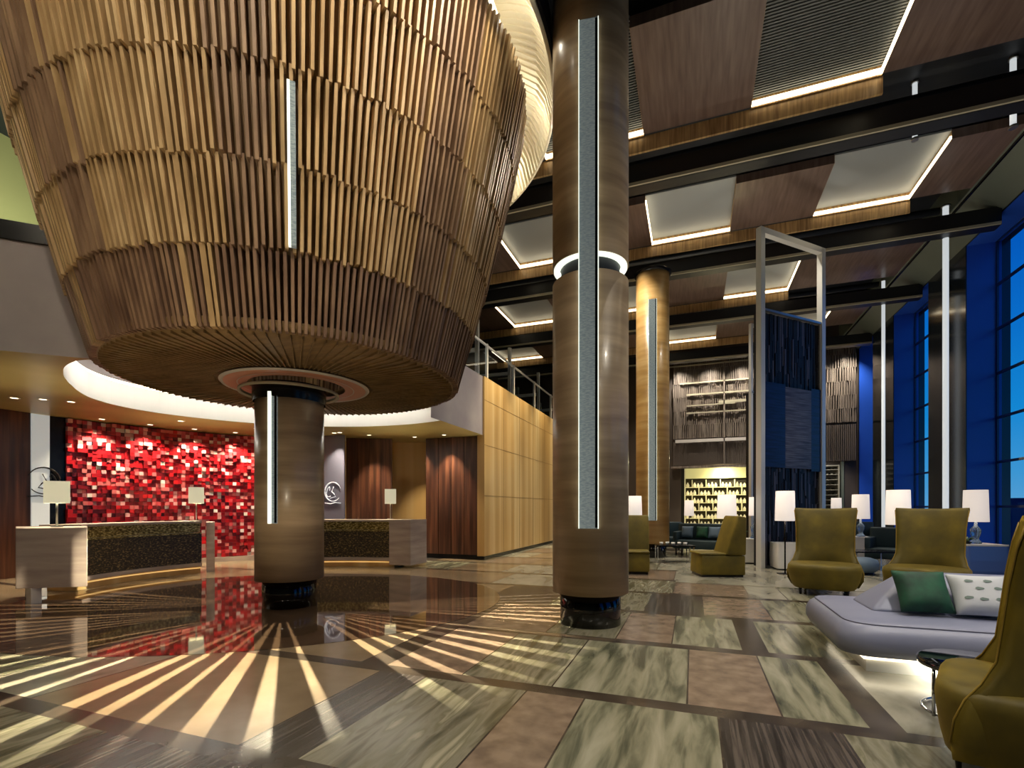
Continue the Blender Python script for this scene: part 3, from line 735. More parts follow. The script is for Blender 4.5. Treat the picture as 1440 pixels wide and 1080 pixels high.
# lamps on the desks
def desk_lamp(x, y, z, sw, sh, zs, label, p=45, stemz=0):
    t = thing('desk_lamp', label, 'lamp', (x, y, z), math.atan2(-x, y), 'square shaded desk lamps')
    q = mb('shade_dim'); h = sw/2; zb = zs
    for sgn in (-1, 1):
        q.box(sgn*h-.008, sgn*h+.008, -h, h, zb, zb+sh); q.box(-h, h, sgn*h-.008, sgn*h+.008, zb, zb+sh)
    q.build('lamp_shade', t)
    q = mb('steel'); q.tube([(0, 0, stemz+.015), (0, 0, zb+sh*.7)], .014, 8); q.tube([(-h, 0, zb+sh*.68), (h, 0, zb+sh*.68)], .006, 6); q.build('stem', t)
    q = mb('steel'); q.box(-.07, .07, -.07, .07, stemz, stemz+.015); q.build('base', t)
    point('bulb_light', (x, y, z+zb+sh*.5), p, (1, .86, .6), .04)
x, y = fl(80, 7.2); desk_lamp(x, y, 1.062, .27, .32, .35, 'desk lamp with square shade on the left block, beside the white emblem panel')
x, y = fl(276, 10.35); desk_lamp(x, y, 1.072, .26, .34, .36, 'desk lamp with square shade in front of the red mosaic')
x, y = fl(549, 11.5); desk_lamp(x, y, 1.075, .24, .34, .36, 'desk lamp with square shade on the right desk, by the walnut panel')
# downlights in the soffit washing the walls
dls = [(dg, RW-.75) for dg in (165, 155, 145)]
def downlight(x, y, z, label, to, p, ang=70, grp='soffit downlights', col=(1, .84, .6)):
    t = thing('downlight', label, 'downlight', (x, y, z), group=grp)
    q = mb('white'); q.lathe([(.05, 0), (.075, -.006), (.08, 0)], 24); q.build('trim_ring', t)
    q = mb('led'); q.lathe([(0, -.003), (.05, -.003)], 24); q.build('lens', t)
    spot('downlight_beam', (x, y, z-.03), to, p, ang, col, .8, .02)
for i, dg in enumerate((168, 160.5, 153, 145.5, 138.5)):
    x, y, _ = arcpt(dg, RW-.42, 0); tx, ty, _ = arcpt(dg, RW-.05, 0)
    downlight(x, y, SOF, 'small recessed downlight in the soffit over the red mosaic, number %s from the left' % ['one', 'two', 'three', 'four', 'five'][i], (tx, ty, 1.5), 190, 96)
for i, (px, Z) in enumerate(((519, 12.55), (583, 12.9), (636, 12.5))):
    x, y = fl(px, Z)
    if i == 2: x, y = -5.97, 11.15
    tx, ty = (x, y+.45)
    downlight(x, y, SOF, ['small downlight over the walnut panel behind the right desk', 'small downlight over the maple niche', 'small downlight over the walnut panel beside the maple wall'][i], (tx, ty, 1.0), (260, 200, 260)[i], 66)
for i, (px, Z) in enumerate(((20, 8.3), (100, 8.6), (470, 12.2))):
    x, y = fl(px, Z); downlight(x, y, SOF, ['small downlight in the soffit at the far left', 'small downlight over the white emblem panel', 'small downlight over the grey emblem panel'][i], (x-.25, y+.2, 0), 150, 80)

# ------------------------------------------------------------------ far wall dressings
def slat_screen(name, x0, x1, z0, z1, n, key, label, y=YB-.12, waves=False):
    t = thing(name, label, 'slatted screen', (x0, y, z0), group='slatted screens on the far wall')
    q = mb(key); rr = random.Random(int(x0*100)+n)
    st = (x1-x0)/n
    nseg = 6 if waves else 1
    for i in range(n):
        for k in range(nseg):
            za = (z1-z0)*k/nseg; zb = (z1-z0)*(k+1)/nseg
            o1 = .35*st*(math.sin(k*1.7+i*.9)) if waves else rr.uniform(-.1, .1)*st
            q.box(i*st+st*.15+o1, i*st+st*.62+o1, -.08+rr.uniform(-.02, .02), 0, za, zb)
    q.build('slats', t)
    q = mb('bslat_d'); q.box(0, x1-x0, .01, .08, 0, z1-z0); q.build('backing', t)
    return t
slat_screen('slat_screen', -.9, 2.62, 4.6, 8.5, 46, 'bslat', 'pale vertical slats high on the far wall above the bookcase', waves=True)
slat_screen('slat_screen', -.9, 2.62, 3.35, 4.45, 56, 'bslat_d', 'darker vertical slats directly over the bookcase opening')
slat_screen('slat_screen', 4.15, 6.5, 5.0, 8.5, 30, 'bslat', 'pale wavy slats high beside the farthest window', waves=True)
slat_screen('slat_screen', 4.15, 6.5, 3.35, 4.9, 32, 'bslat_d', 'darker slats over the wine rack beside the farthest window')
t = thing('gallery_rail', 'pale horizontal rails and shelf lines across the slats above the bookcase', 'railing', (-.8, YB-.3, 4.4))
for k, (a, b_, z, th) in enumerate(((0, 3.2, .0, .14), (.5, 3.2, 1.35, .05), (.5, 2.6, 1.7, .04), (.5, 3.2, 2.2, .07), (.2, 3.2, 2.75, .06), (-.3, 3.2, 3.6, .05), (1.9, 3.2, 1.75, .12))):
    mb('flange' if k else 'white').box(a, b_, 0, .06, z, z+th).build('rail', t)
mb('bslat').box(2.1, 2.16, 0, .06, -1.1, 3.6).build('upright', t)
# pale lit cabinet faces up in the gallery
for k, (a, b_, z0, z1) in enumerate(((.6, 1.0, 7.0, 7.7), (3.35, 3.9, 6.3, 8.2))):
    pass
# beam over bookcase
o = mb('bslat').box(-1.0, 2.65, YB-.3, YB-.12, 3.2, 3.3).build('lintel'); tag(o, 'brown lintel over the bookcase opening', 'lintel')
# bookcase
bc = thing('bookcase', 'tall glowing cream bookcase set into the far wall', 'bookcase', (-.35, YB+.45, 0))
BW = 2.8
mb('shelfback').box(0, BW, .0, .05, 0, 3.2).build('back_board', bc)
q = mb('shelf'); q.box(-.05, 0, -.35, .05, 0, 3.2); q.box(BW, BW+.05, -.35, .05, 0, 3.2); q.build('side_panel', bc)
mb('valance').box(0, BW, -.36, -.3, 2.72, 3.2).build('valance', bc)
SZ = [.1, .47, .84, 1.21, 1.58, 1.95, 2.32]
for z in SZ: mb('shelf').box(0, BW, -.33, 0, z-.03, z).build('shelf', bc)
rb_ = random.Random(9)
q0 = None
for si, z in enumerate(SZ):
    q = mb('shelf')
    xx = [.3+.62*k+(.3 if si % 2 else 0) for k in range(5)]
    for x in xx:
        if x < BW: q.box(x-.02, x+.02, -.33, 0, 0, .34)
    o = q.build('divider', bc); o.location = (0, 0, z)
ORD = 'first second third fourth fifth sixth seventh eighth ninth tenth eleventh twelfth thirteenth fourteenth fifteenth sixteenth seventeenth eighteenth'.split()
vs_ = None
for si, z in enumerate(SZ):
    x = .1; nv = 0
    while x < BW-.1:
        hh = rb_.uniform(.85, 1.15)
        near = any(abs(x-(.3+.62*k+(.3 if si % 2 else 0))) < .07 for k in range(5))
        if not near:
            if vs_ is None:
                q = mb('vase'); q.lathe([(0, 0), (.055, 0), (.075, .05), (.06, .12), (.025, .17), (.03, .2), (0, .2)], 12); vs_ = q.build('shelf_vase'); o = vs_
            else: o = vs_.copy(); C.objects.link(o)
            o.location = (-.35+x, YB+.45-.16, z+.001); o.scale = (1, 1, hh)
            nv += 1; tag(o, 'ivory vase on the %s shelf of the bookcase, %s from the left' % (ORD[len(SZ)-1-si]+(' highest' if si < len(SZ)-1 else ' and top'), ORD[nv-1]), 'vase', 'ivory vases in the bookcase')
        x += .155
point('bookcase_light', (1.3, YB-.2, 2.9), 60, (1, .9, .6), .1)
spot('bookcase_wash', (1.4, YB-1.6, 3.1), (1.4, YB+.4, 1.2), 160, 100, (1, .9, .6))
struct(mb('backwall').box(-.6, 2.75, YB+.52, YB+.6, 0, 3.3).build('wall_alcove'))
# wine rack
wr = thing('wine_rack', 'tall wine rack full of bottles by the farthest window', 'wine rack', (4.7, YB-.55, 0))
q = mb('rack'); q.box(0, .05, 0, .4, 0, 3.1); q.box(1.05, 1.1, 0, .4, 0, 3.1); q.box(0, 1.1, 0, .4, 3.1, 3.15); q.box(0, 1.1, .38, .4, 0, 3.1); q.build('carcass', wr)
for k in range(14): mb('rack').box(.05, 1.05, .02, .38, .15+k*.215, .17+k*.215).build('shelf', wr)
bt = None
for k in range(14):
    for j in range(6):
        if bt is None:
            q = mb('bottle'); q.lathe([(0, 0), (.04, 0), (.04, .2), (.014, .26), (.014, .32), (0, .32)], 10); bt = q.build('wine_bottle'); o = bt
        else: o = bt.copy(); C.objects.link(o)
        o.rotation_euler = (PI/2, 0, 0); o.location = (4.7+.13+j*.165, YB-.16-.03, .172+k*.215+.042)
        tag(o, 'dark bottle in the wine rack, %s row from the bottom, %s from the left' % (ORD[k], ORD[j]), 'bottle', 'bottles in the wine rack')
o = mb('sill').box(5.92, 6.02, YB-.3, YB-.12, 0, 3.3).build('door_post'); tag(o, 'pale upright post beside the wine rack', 'post')

# ------------------------------------------------------------------ hanging curtain frames
def curtain_frame(name, A_, B_, H, ztop, label, w=.13):
    a = Vector((A_[0], A_[1], 0)); b_ = Vector((B_[0], B_[1], 0)); d = b_-a; ln = d.length; rz = math.atan2(d.y, d.x)
    t = thing(name, label, 'room divider', (a.x, a.y, 0), rz, 'curtain frames')
    for s_ in (0, ln): mb('white_steel').box(s_-w/2, s_+w/2, -w/2, w/2, 0, H).build('post', t)
    q = mb('white_steel'); q.box(0, ln, -w/2, w/2, H-w, H); q.build('top_rail', t)
    q = mb('curtain'); rr = random.Random(4)
    n = 44
    for side in (0.05, .2):
        for i in range(n):
            x = w/2+(ln-w)*i/n; ww = (ln-w)/n
            zz = ztop
            while zz > .05:
                l_ = rr.uniform(.35, .9); z0 = max(.04, zz-l_)
                q.m('curtain_l' if rr.random() < .22 else 'curtain'); q.box(x, x+ww*.8, side-.02+rr.uniform(-.012, .012), side+.02, z0, zz-.01); zz = z0
    q.m('curtain').box(w/2, ln-w/2, .08, .12, .04, ztop-.02)
    for s_ in (.05, ln-.05): q.box(s_-.015, s_+.015, .0, .2, .04, ztop)
    q.build('bead_curtain', t)
    q = mb('navyglass'); q.box(w/2, w/2+(ln-w)*.36, -.035, -.015, 2.25, 4.15); q.m('navypale').box(w/2+(ln-w)*.36, w/2+(ln-w)*.82, -.035, -.015, 2.25, 4.1); q.m('navyglass').box(w/2+(ln-w)*.82, ln-w/2, -.035, -.015, 2.2, 4.15)
    q.build('glass_screen', t)
    q = mb('steel'); q.box(0, ln, -.05, .05, ztop, ztop+.05); q.build('curtain_rail', t)
    return t
curtain_frame('curtain_frame', (1.40, 12.12), (2.88, 13.62), 7.55, 5.72, 'tall white steel frame holding a navy bead curtain, nearest of the two')
t = curtain_frame('curtain_frame', (1.72, 17.3), (3.1, 18.7), 7.2, 5.0, 'second steel frame with dark curtain partly hidden behind the nearer one', w=.09)

# ------------------------------------------------------------------ furniture
def smooth_loft(q, secs):
    """secs: list of closed loops (lists of points, same count); capped"""
    rings = [[q.bm.verts.new(p) for p in s_] for s_ in secs]
    n = len(rings[0])
    for a, b_ in zip(rings, rings[1:]):
        for k in range(n): q.face([a[k], a[(k+1) % n], b_[(k+1) % n], b_[k]])
    q.face(rings[0][::-1]); q.face(rings[-1]); return q
def rrect(w, d, r, n=4):
    pts = []
    for cx, cy, a0 in ((w/2-r, d/2-r, 0), (-w/2+r, d/2-r, 90), (-w/2+r, -d/2+r, 180), (w/2-r, -d/2+r, 270)):
        for k in range(n+1):
            a = R(a0+90*k/n); pts.append((cx+r*math.cos(a), cy+r*math.sin(a)))
    return pts
def wing_chair(loc, rz, label, s=1.0, grp='tall olive velvet chairs', wing=0):
    """front faces local -Y; tall flared back, rounded seat flowing from it, small dark legs"""
    t = thing('high_back_chair', label, 'armchair', (loc[0], loc[1], 0), rz, grp)
    q = mb('olive')       # seat block: rounded drum shape tapering down
    secs = []
    for z, k in ((.1, .80), (.13, .86), (.22, .93), (.33, .98), (.40, 1.0), (.45, .985), (.475, .93), (.48, .80)):
        secs.append([(x*k, y*k-.05, z) for x, y in rrect(.98, .86, .26, 5)])
    smooth_loft(q, secs); q.build('seat', t, smooth=True)
    q = mb('olive')       # back: curved shell, waist narrower then flaring to the top
    secs = []
    for z, wd, yc, th, cv in ((.10, .90, .34, .16, .34), (.2, 1.0, .38, .14, .40), (.32, 1.02, .38, .13, .38), (.42, .96, .36, .13, .30), (.50, .87, .35, .13, .2), (.62, .80, .36, .14, .12), (.8, .80, .39, .13, .12), (1.0, .81, .42, .12, .12), (1.18, .84, .46, .11, .12), (1.29, .87, .49, .10, .11), (1.33, .86, .50, .07, .11)):
        lp = []; n = 10; cv += wing
        for k in range(n+1):
            u = -1+2*k/n; lp.append((u*wd/2, yc-cv*abs(u)**2.2-th/2*(1-.35*abs(u)**4), z+.015*abs(u)**3))
        for k in range(n+1):
            u = 1-2*k/n; lp.append((u*wd/2, yc-cv*abs(u)**2.2+th/2*(1-.35*abs(u)**4), z+.015*abs(u)**3))
        secs.append(lp)
    smooth_loft(q, secs); q.build('backrest', t, smooth=True)
    for sg in (-1, 1):
        q = mb('piping'); pts = []
        for z, wd, yc, th, cv in ((.2, 1.0, .38, .14, .40), (.32, 1.02, .38, .13, .38), (.42, .96, .36, .13, .30), (.50, .87, .35, .13, .2), (.62, .80, .36, .14, .12), (.8, .80, .39, .13, .12), (1.0, .81, .42, .12, .12), (1.18, .84, .46, .11, .12), (1.29, .87, .49, .10, .11)):
            pts.append((sg*(wd/2), yc-cv-wing-th/2*.65, z+.015))
        q.tube(pts, .007, 6); q.build('piping', t)
    for x, y in ((-.3, -.32), (.3, -.32), (-.27, .26), (.27, .26)):
        q = mb('black'); q.tube([(x, y, 0), (x*1.03, y*1.03, .14)], [.016, .028], 8); q.build('leg', t)
    if s != 1: t.scale = (s, s, s)
    return t
def slipper_chair(loc, rz, label):
    """low skirted chair, wedge side profile, front faces local -Y"""
    t = thing('slipper_chair', label, 'armchair', (loc[0], loc[1], 0), rz, 'low olive slipper chairs')
    def prism(key, pts, w, nm, bev=.03):
        q = mb(key); A = [q.bm.verts.new((-w/2, y, z)) for y, z in pts]; B = [q.bm.verts.new((w/2, y, z)) for y, z in pts]
        q.face(A); q.face(B[::-1])
        for k in range(len(pts)): q.face([A[k], B[k], B[(k+1) % len(pts)], A[(k+1) % len(pts)]])
        return q.build(nm, t, bevel=bev, seg=3)
    prism('olive', [(-.42, .05), (.42, .05), (.42, .42), (-.40, .42)], .66, 'seat_base', .02)
    prism('olive', [(-.43, .425), (.06, .425), (.06, .47), (-.43, .47)], .66, 'seat_cushion', .02)
    prism('olive', [(.05, .43), (.43, .43), (.44, 1.16), (.28, 1.19), (.2, .95)], .70, 'backrest', .035)
    prism('black', [(-.39, 0), (.39, 0), (.39, .05), (-.39, .05)], .6, 'plinth', 0)
    return t
# chair A: seat toward the camera
x, y = fl(1159, 7.75); wing_chair((x, y), R(0)+math.atan2(-x, y)*0+R(-14), 'olive velvet high-back chair behind the left end of the pale daybed')
x, y = fl(1303, 7.25); wing_chair((x, y), R(-28), 'olive velvet high-back chair behind the daybed, right of centre, before a lamp', 1.0)
cC = wing_chair((1.54, 3.25), R(-114), 'olive velvet high-back chair closest to the camera at the right edge', wing=.3)
cC.scale = (.8, .62, .97)
x, y = fl(1008, 9.75); slipper_chair((x, y), R(-72), 'olive slipper chair seen from the side, before the dark sofa')
x, y = fl(889, 10.3); slipper_chair((x, y), R(8), 'olive slipper chair half hidden behind the front column')

# daybed
db = thing('daybed', 'long pale grey leather daybed with a raised centre bolster and lit plinth', 'daybed', (1.12, 4.62, 0))
DW, DD = 3.4, 1.55
q = mb('daybed'); secs = []
for z, k in ((.15, .07), (.16, .03), (.22, 0), (.30, .0), (.37, .03), (.41, .08), (.425, .16), (.428, .3)):
    secs.append([(x+DW/2, y+DD/2, z) for x, y in rrect(DW-2*k, DD-2*k, .22-k*.3, 6)])
smooth_loft(q, secs); q.build('seat', db, smooth=True)
q = mb('seam'); q.tube([(x+DW/2, y+DD/2, .408) for x, y in rrect(DW-.15, DD-.15, .2, 6)]+[(DW/2+(DW-.15)/2, DD/2+.0, .408)], .006, 6); q.build('piping', db)
mb('cove').box(.22, DW-.2, .2, DD-.2, 0, .15).build('plinth', db)
q = mb('led_soft'); q.box(.2, DW-.2, .185, .2, .1, .13); q.box(.2, .22, .2, DD-.2, .1, .13); q.build('plinth_light', db)
q = mb('daybed'); b0 = [(.36, .58), (DW-.4, .58), (DW-.4, 1.22), (.36, 1.22)]; t0 = [(.70, .85), (DW-.6, .85), (DW-.6, .97), (.70, .97)]
q.hexa([(x, y, .42) for x, y in b0]+[(x, y, .755) for x, y in t0]); q.build('bolster', db, bevel=.04, seg=4)
def pillow(name, loc, rot, w, h, key, label, grp, motif=False, cat='pillow'):
    n = 12; q = mb(key)
    def pt(u, v, s_):
        e_ = (1-u**4)*(1-v**4); k = 1-.06*(1-abs(u*v)); th = .012+.075*max(0, e_)**.6
        return (u*w/2*(1-.05*(1-v*v)*1), s_*th, v*h/2*(1-.05*(1-u*u)))
    gr = {}
    for s_ in (-1, 1):
        for i in range(n+1):
            for j in range(n+1): gr[s_, i, j] = q.bm.verts.new(pt(-1+2*i/n, -1+2*j/n, s_))
        for i in range(n):
            for j in range(n): q.face([gr[s_, i, j], gr[s_, i+1, j], gr[s_, i+1, j+1], gr[s_, i, j+1]])
    for i in range(n):
        for (a, b_) in (((i, 0), (i+1, 0)), ((i, n), (i+1, n)), ((0, i), (0, i+1)), ((n, i), (n, i+1))):
            q.face([gr[-1, a[0], a[1]], gr[-1, b_[0], b_[1]], gr[1, b_[0], b_[1]], gr[1, a[0], a[1]]])
    if motif:
        q.m('leaf')
        for (u, v) in ((-.45, .5), (.2, .52), (-.15, .12), (.5, .15), (-.6, -.35), (-.1, -.42), (.45, -.4)):
            c0 = []
            for k in range(10):
                a = 2*PI*k/10; uu = u+.16*math.cos(a); vv = v+.07*math.sin(a)*(1+.2*math.cos(3*a)); p = pt(uu, vv, -1)
                c0.append(q.bm.verts.new((p[0], p[1]-.004, p[2])))
            q.face(c0)
    o = q.build(name, smooth=True); o.location = loc; o.rotation_euler = rot
    return tag(o, label, cat, grp)
pillow('throw_pillow', (1.85, 5.19, .625), (R(-33), 0, R(3)), .38, .38, 'green', 'large dark green velvet pillow at the left end of the daybed', 'pillows on the daybed')
pillow('throw_pillow', (2.245, 5.19, .615), (R(-35), 0, R(-2)), .39, .37, 'patw', 'white pillow with grey leaf print beside the large green one', 'pillows on the daybed', motif=True)
pillow('throw_pillow', (2.63, 5.17, .62), (R(-35), R(0), R(0)), .36, .36, 'green', 'dark green pillow at the right, partly behind the nearest chair', 'pillows on the daybed')
point('daybed_glow', (1.8, 4.75, .1), 3.0, (1, .97, .8), .02); point('daybed_glow', (2.8, 4.75, .1), 2.0, (1, .97, .8), .02)

# side table
x, y = fl(1374, 3.18)
st = thing('side_table', 'low round side table with black glass top and chrome legs beside the nearest chair', 'side table', (x, y, 0))
q = mb('table_top'); q.lathe([(0, .30), (.28, .30), (.30, .305), (.305, .32), (.305, .345), (.29, .35), (0, .35)], 48); q.build('table_top', st)
for k in range(4):
    a = R(200+90*k); q = mb('chrome'); q.tube([(.28*math.cos(a), .28*math.sin(a), 0), (.28*math.cos(a), .28*math.sin(a), .305)], .011, 8); q.build('leg', st)
q = mb('chrome'); q.tube([(.28*math.cos(R(200+a)), .28*math.sin(R(200+a)), .012) for a in range(0, 361, 15)], .008, 6); q.build('foot_ring', st)

# cube tables
def cube_table(px, Z, w, h, key, label):
    x, y = fl(px, Z); t = thing('cube_table', label, 'side table', (x, y, 0), R(8), 'cube side tables')
    q = mb(key); secs = []
    for z, k in ((.04, .96), (.1, 1.0), (.5*h, 1.02), (h-.03, .99)): secs.append([(a*k, b_*k, z) for a, b_ in rrect(w, w, .06, 3)])
    smooth_loft(q, secs); q.build('body', t, smooth=False, bevel=0)
    q = mb('cube'); smooth_loft(q, [[(a, b_, z) for a, b_ in rrect(w, w, .06, 3)] for z in (h-.03, h)]); q.build('table_top', t)
    q = mb('black'); q.box(-w*.42, w*.42, -w*.42, w*.42, 0, .04); q.build('base', t)
    return x, y
c1 = cube_table(1046, 11.9, .55, .6, 'cube', 'white cube table left of the curtain frame carrying plants')
c2 = cube_table(1108, 10.7, .6, .58, 'cube', 'white cube table before the navy curtain, behind a floor lamp')
c3 = cube_table(1202, 12.7, .6, .6, 'cube', 'white cube table farther back, right of the left high-back chair')
c4 = cube_table(1372, 9.9, .72, .62, 'cubebluelit', 'blue-lit cube table with a glass lamp by the largest window')
# lamps
x, y = fl(1104, 9.9); lamp('floor_lamp', x, y, 0, .37, .60, 1.08, 'floor lamp with white tapered shade before the navy curtain', 'floor lamps', 16)
x, y = fl(1263, 8.5); lamp('floor_lamp', x, y, 0, .37, .60, 1.05, 'floor lamp with white shade rising behind the right high-back chair', 'floor lamps', 16)
x, y = fl(1022, 11.2); lamp('floor_lamp', x, y, 0, .42, .54, 1.1, 'bright shaded lamp before the bookcase, behind the slipper chair', 'floor lamps', 18)
x, y = fl(891, 11.2); lamp('floor_lamp', x, y, 0, .38, .44, 1.17, 'shaded lamp right beside the front column', 'floor lamps', 14)
x, y = fl(969, 17.5); lamp('floor_lamp', x, y, 0, .33, .55, 1.05, 'small distant lamp in front of the bookcase shelves', 'floor lamps', 10)
x, y = fl(1176, 15.5); lamp('floor_lamp', x, y, 0, .3, .4, 1.25, 'small distant lamp just above the left high-back chair', 'floor lamps', 8)
lamp('table_lamp', c4[0], c4[1], .62, .41, .64, .44, 'glass based table lamp on the blue-lit cube by the largest window', 'table lamps', 12, glass=True)
lamp('table_lamp', c3[0]+.1, c3[1]-.1, .6, .40, .62, .46, 'glass based table lamp on the cube table behind the left high-back chair', 'table lamps', 12, glass=True)
x, y = fl(1061, 11.9); lamp('table_lamp', x, y, .6, .26, .45, .55, 'small table lamp on the cube table with plants, beside the steel post', 'table lamps', 6, glass=True)
# plant bowl
t = thing('plant_bowl', 'ivory bowl with small green plant on the left cube table', 'plant', (c1[0]-.08, c1[1]-.05, .6))
q = mb('vase'); q.lathe([(0, 0), (.05, 0), (.09, .07), (.08, .075), (0, .06)], 16); q.build('bowl', t)
q = mb('plant'); rr = random.Random(1)
for k in range(26):
    a = rr.uniform(0, 2*PI); l_ = rr.uniform(.08, .2); h_ = rr.uniform(.06, .2)
    q.tube([(0, 0, .06), (math.cos(a)*l_*.5, math.sin(a)*l_*.5, .06+h_*.8), (math.cos(a)*l_, math.sin(a)*l_, .06+h_)], [.006, .014, .002], 5)
q.build('foliage', t)
t = thing('plant_bowl', 'dark green plant lying low on the blue-lit cube table', 'plant', (c4[0]-.2, c4[1]-.15, .62))
q = mb('black'); q.lathe([(0, 0), (.05, 0), (.08, .04), (0, .04)], 16); q.build('bowl', t)
q = mb('plant')
for k in range(24):
    a = rr.uniform(0, 2*PI); l_ = rr.uniform(.08, .2); h_ = rr.uniform(.02, .1)
    q.tube([(0, 0, .04), (math.cos(a)*l_*.5, math.sin(a)*l_*.5, .04+h_), (math.cos(a)*l_, math.sin(a)*l_, .03+h_*.8)], [.006, .014, .002], 5)
q.build('foliage', t)

def sofa(px, Z, rz, w, label, name='sofa', cush=True, grp=None):
    x, y = fl(px, Z); t = thing(name, label, 'sofa' if w > 1 else 'armchair', (x, y, 0), rz, grp)
    mb('teal').box(-w/2, w/2, -.4, .4, .18, .42).build('seat', t, bevel=.03, seg=3)
    mb('teal').box(-w/2, w/2, .25, .45, .4, .88).build('backrest', t, bevel=.04, seg=3)
    for sx in (-1, 1): mb('teal').box(sx*w/2-(.12 if sx > 0 else 0), sx*w/2+(0 if sx > 0 else .12), -.4, .3, .4, .66).build('armrest', t, bevel=.03, seg=3)
    for sx in (-1, 1):
        for sy in (-.34, .36): mb('black').tube([(sx*(w/2-.08), sy, 0), (sx*(w/2-.08), sy, .19)], .02, 8).build('leg', t)
    return t, x, y
s1, sx, sy = sofa(985, 14.0, R(-12), 1.35, 'dark teal sofa with blue cushions in front of the bookcase')
for k, (dx_, key, lb) in enumerate(((-.38, 'bluec', 'left'), (.05, 'green', 'middle'), (.4, 'bluec', 'right'))):
    v = Matrix.Rotation(R(-12), 3, 'Z') @ Vector((dx_*.95-.01, .04, 0))
    pillow('sofa_cushion', (sx+v.x, sy+v.y, .64), (R(-20), 0, R(-12)), .32, .34, key, '%s cushion on the dark sofa, %s of three' % ('green' if key == 'green' else 'blue', lb), 'cushions on the dark sofa', cat='cushion')
sofa(1250, 11.3, R(-25), .8, 'small dark teal armchair near the far pillar between the high-back chairs', 'tub_chair', grp='dark tub chairs')
sofa(1213, 15.8, R(10), .9, 'distant dark armchair behind the farther cube table', 'tub_chair', grp='dark tub chairs')
# pouf and coffee table
x, y = fl(1212, 9.9); t = thing('pouf', 'round grey-teal pouf beside the left high-back chair', 'pouf', (x, y, 0))
q = mb('bluec'); q.lathe([(0, .05), (.2, .05), (.27, .1), (.29, .2), (.26, .3), (.15, .34), (0, .35)], 24); q.build('cushion', t)
q = mb('black'); q.lathe([(0, 0), (.2, 0), (.2, .05), (0, .05)], 24); q.build('base', t)
def glass_table(px, Z, w, h, label):
    x, y = fl(px, Z); t = thing('coffee_table', label, 'coffee table', (x, y, 0), R(10), 'metal coffee tables')
    mb('black').box(-w/2, w/2, -.3, .3, h-.03, h).build('table_top', t)
    for a in (-1, 1):
        for b_ in (-1, 1): mb('chrome').box(a*(w/2-.03)-.012, a*(w/2-.03)+.012, b_*.27-.012, b_*.27+.012, 0, h-.03).build('leg', t)
    return x, y
glass_table(1222, 10.8, .8, .4, 'thin dark coffee table before the small teal armchair')
cx_, cy_ = glass_table(948, 12.2, .9, .42, 'low coffee table with small white cups left of the dark sofa')
for k in range(5):
    q = mb('cube'); q.lathe([(0, 0), (.035, 0), (.05, .07), (.045, .07), (.03, .01), (0, .01)], 12); o = q.build('cup', loc=(cx_-.3+k*.14, cy_-.1+.08*(k % 2), .421)); tag(o, 'small white cup on the low coffee table, %s from the left' % ORD_[k], 'cup', 'cups on the coffee table')
x, y = fl(946, 15.2); sofa(946, 15.6, R(20), .8, 'distant dark armchair against the golden column', 'tub_chair', grp='dark tub chairs')
# rug under the far seating
o = struct(mb('st_cream').box(-.3, 5.6, 9.3, 13.0, .002, .008).build('trim_7'))

# ------------------------------------------------------------------ hall lights and added fill
def gobo(loc, az, half, power, nray, seed):
    """projector under the drum: throws narrow fans of light on the floor (a pattern in the lamp itself)"""
    l = bpy.data.lights.new('ray_projector', 'POINT'); l.energy = power; l.color = (1, .88, .62); l.shadow_soft_size = .012; l.use_nodes = True
    t = l.node_tree; em = t.nodes['Emission']
    tc_ = t.nodes.new('ShaderNodeTexCoord'); sx_ = t.nodes.new('ShaderNodeSeparateXYZ'); t.links.new(tc_.outputs['Normal'], sx_.inputs[0])
    at_ = t.nodes.new('ShaderNodeMath'); at_.operation = 'ARCTAN2'; t.links.new(sx_.outputs['Y'], at_.inputs[0]); t.links.new(sx_.outputs['X'], at_.inputs[1])
    def mth(op, a, b=None):
        n_ = t.nodes.new('ShaderNodeMath'); n_.operation = op
        for i_, v_ in enumerate((a, b)):
            if v_ is None: continue
            if isinstance(v_, (int, float)): n_.inputs[i_].default_value = v_
            else: t.links.new(v_, n_.inputs[i_])
        return n_.outputs[0]
    # azimuth is measured in the lamp's frame: lamp is turned so that +X points to az
    u = at_.outputs[0]
    inside = mth('LESS_THAN', mth('ABSOLUTE', u), half)
    ph = mth('FRACT', mth('MULTIPLY', mth('ADD', u, 10+seed*.013), nray/(2*half)))
    wv = mth('ADD', mth('MULTIPLY', mth('SINE', mth('MULTIPLY', u, 19.0)), .06), .17)
    ray = mth('LESS_THAN', mth('ABSOLUTE', mth('SUBTRACT', ph, .5)), wv)
    down = mth('MULTIPLY', mth('MINIMUM', mth('MAXIMUM', mth('MULTIPLY', mth('SUBTRACT', -.58, sx_.outputs['Z']), 8.0), 0.0), 1.0), mth('GREATER_THAN', sx_.outputs['Z'], -.975))
    # counter the fall-off with distance
    boost = mth('POWER', mth('ABSOLUTE', sx_.outputs['Z']), -3.0)
    tot = mth('MULTIPLY', mth('MULTIPLY', inside, ray), mth('MULTIPLY', down, boost))
    t.links.new(tot, em.inputs['Strength'])
    o = bpy.data.objects.new('ray_projector', l); C.objects.link(o); o.location = loc; o.rotation_euler = (0, 0, az); return o
RP_A = [(-150, 4), (-110, 4), (-72, 3), (-35, 5), (5, 5), (40, 3)]
for k, (a, nr_) in enumerate([(-165, 7), (-128.5, 6), (-92, 5), (-55.5, 6), (-19, 7), (17.5, 8)]):
    gobo((CX+.5*math.cos(R(a)), CY+.5*math.sin(R(a)), 2.86), R(a), R(18.2), 1400, nr_, k*7)
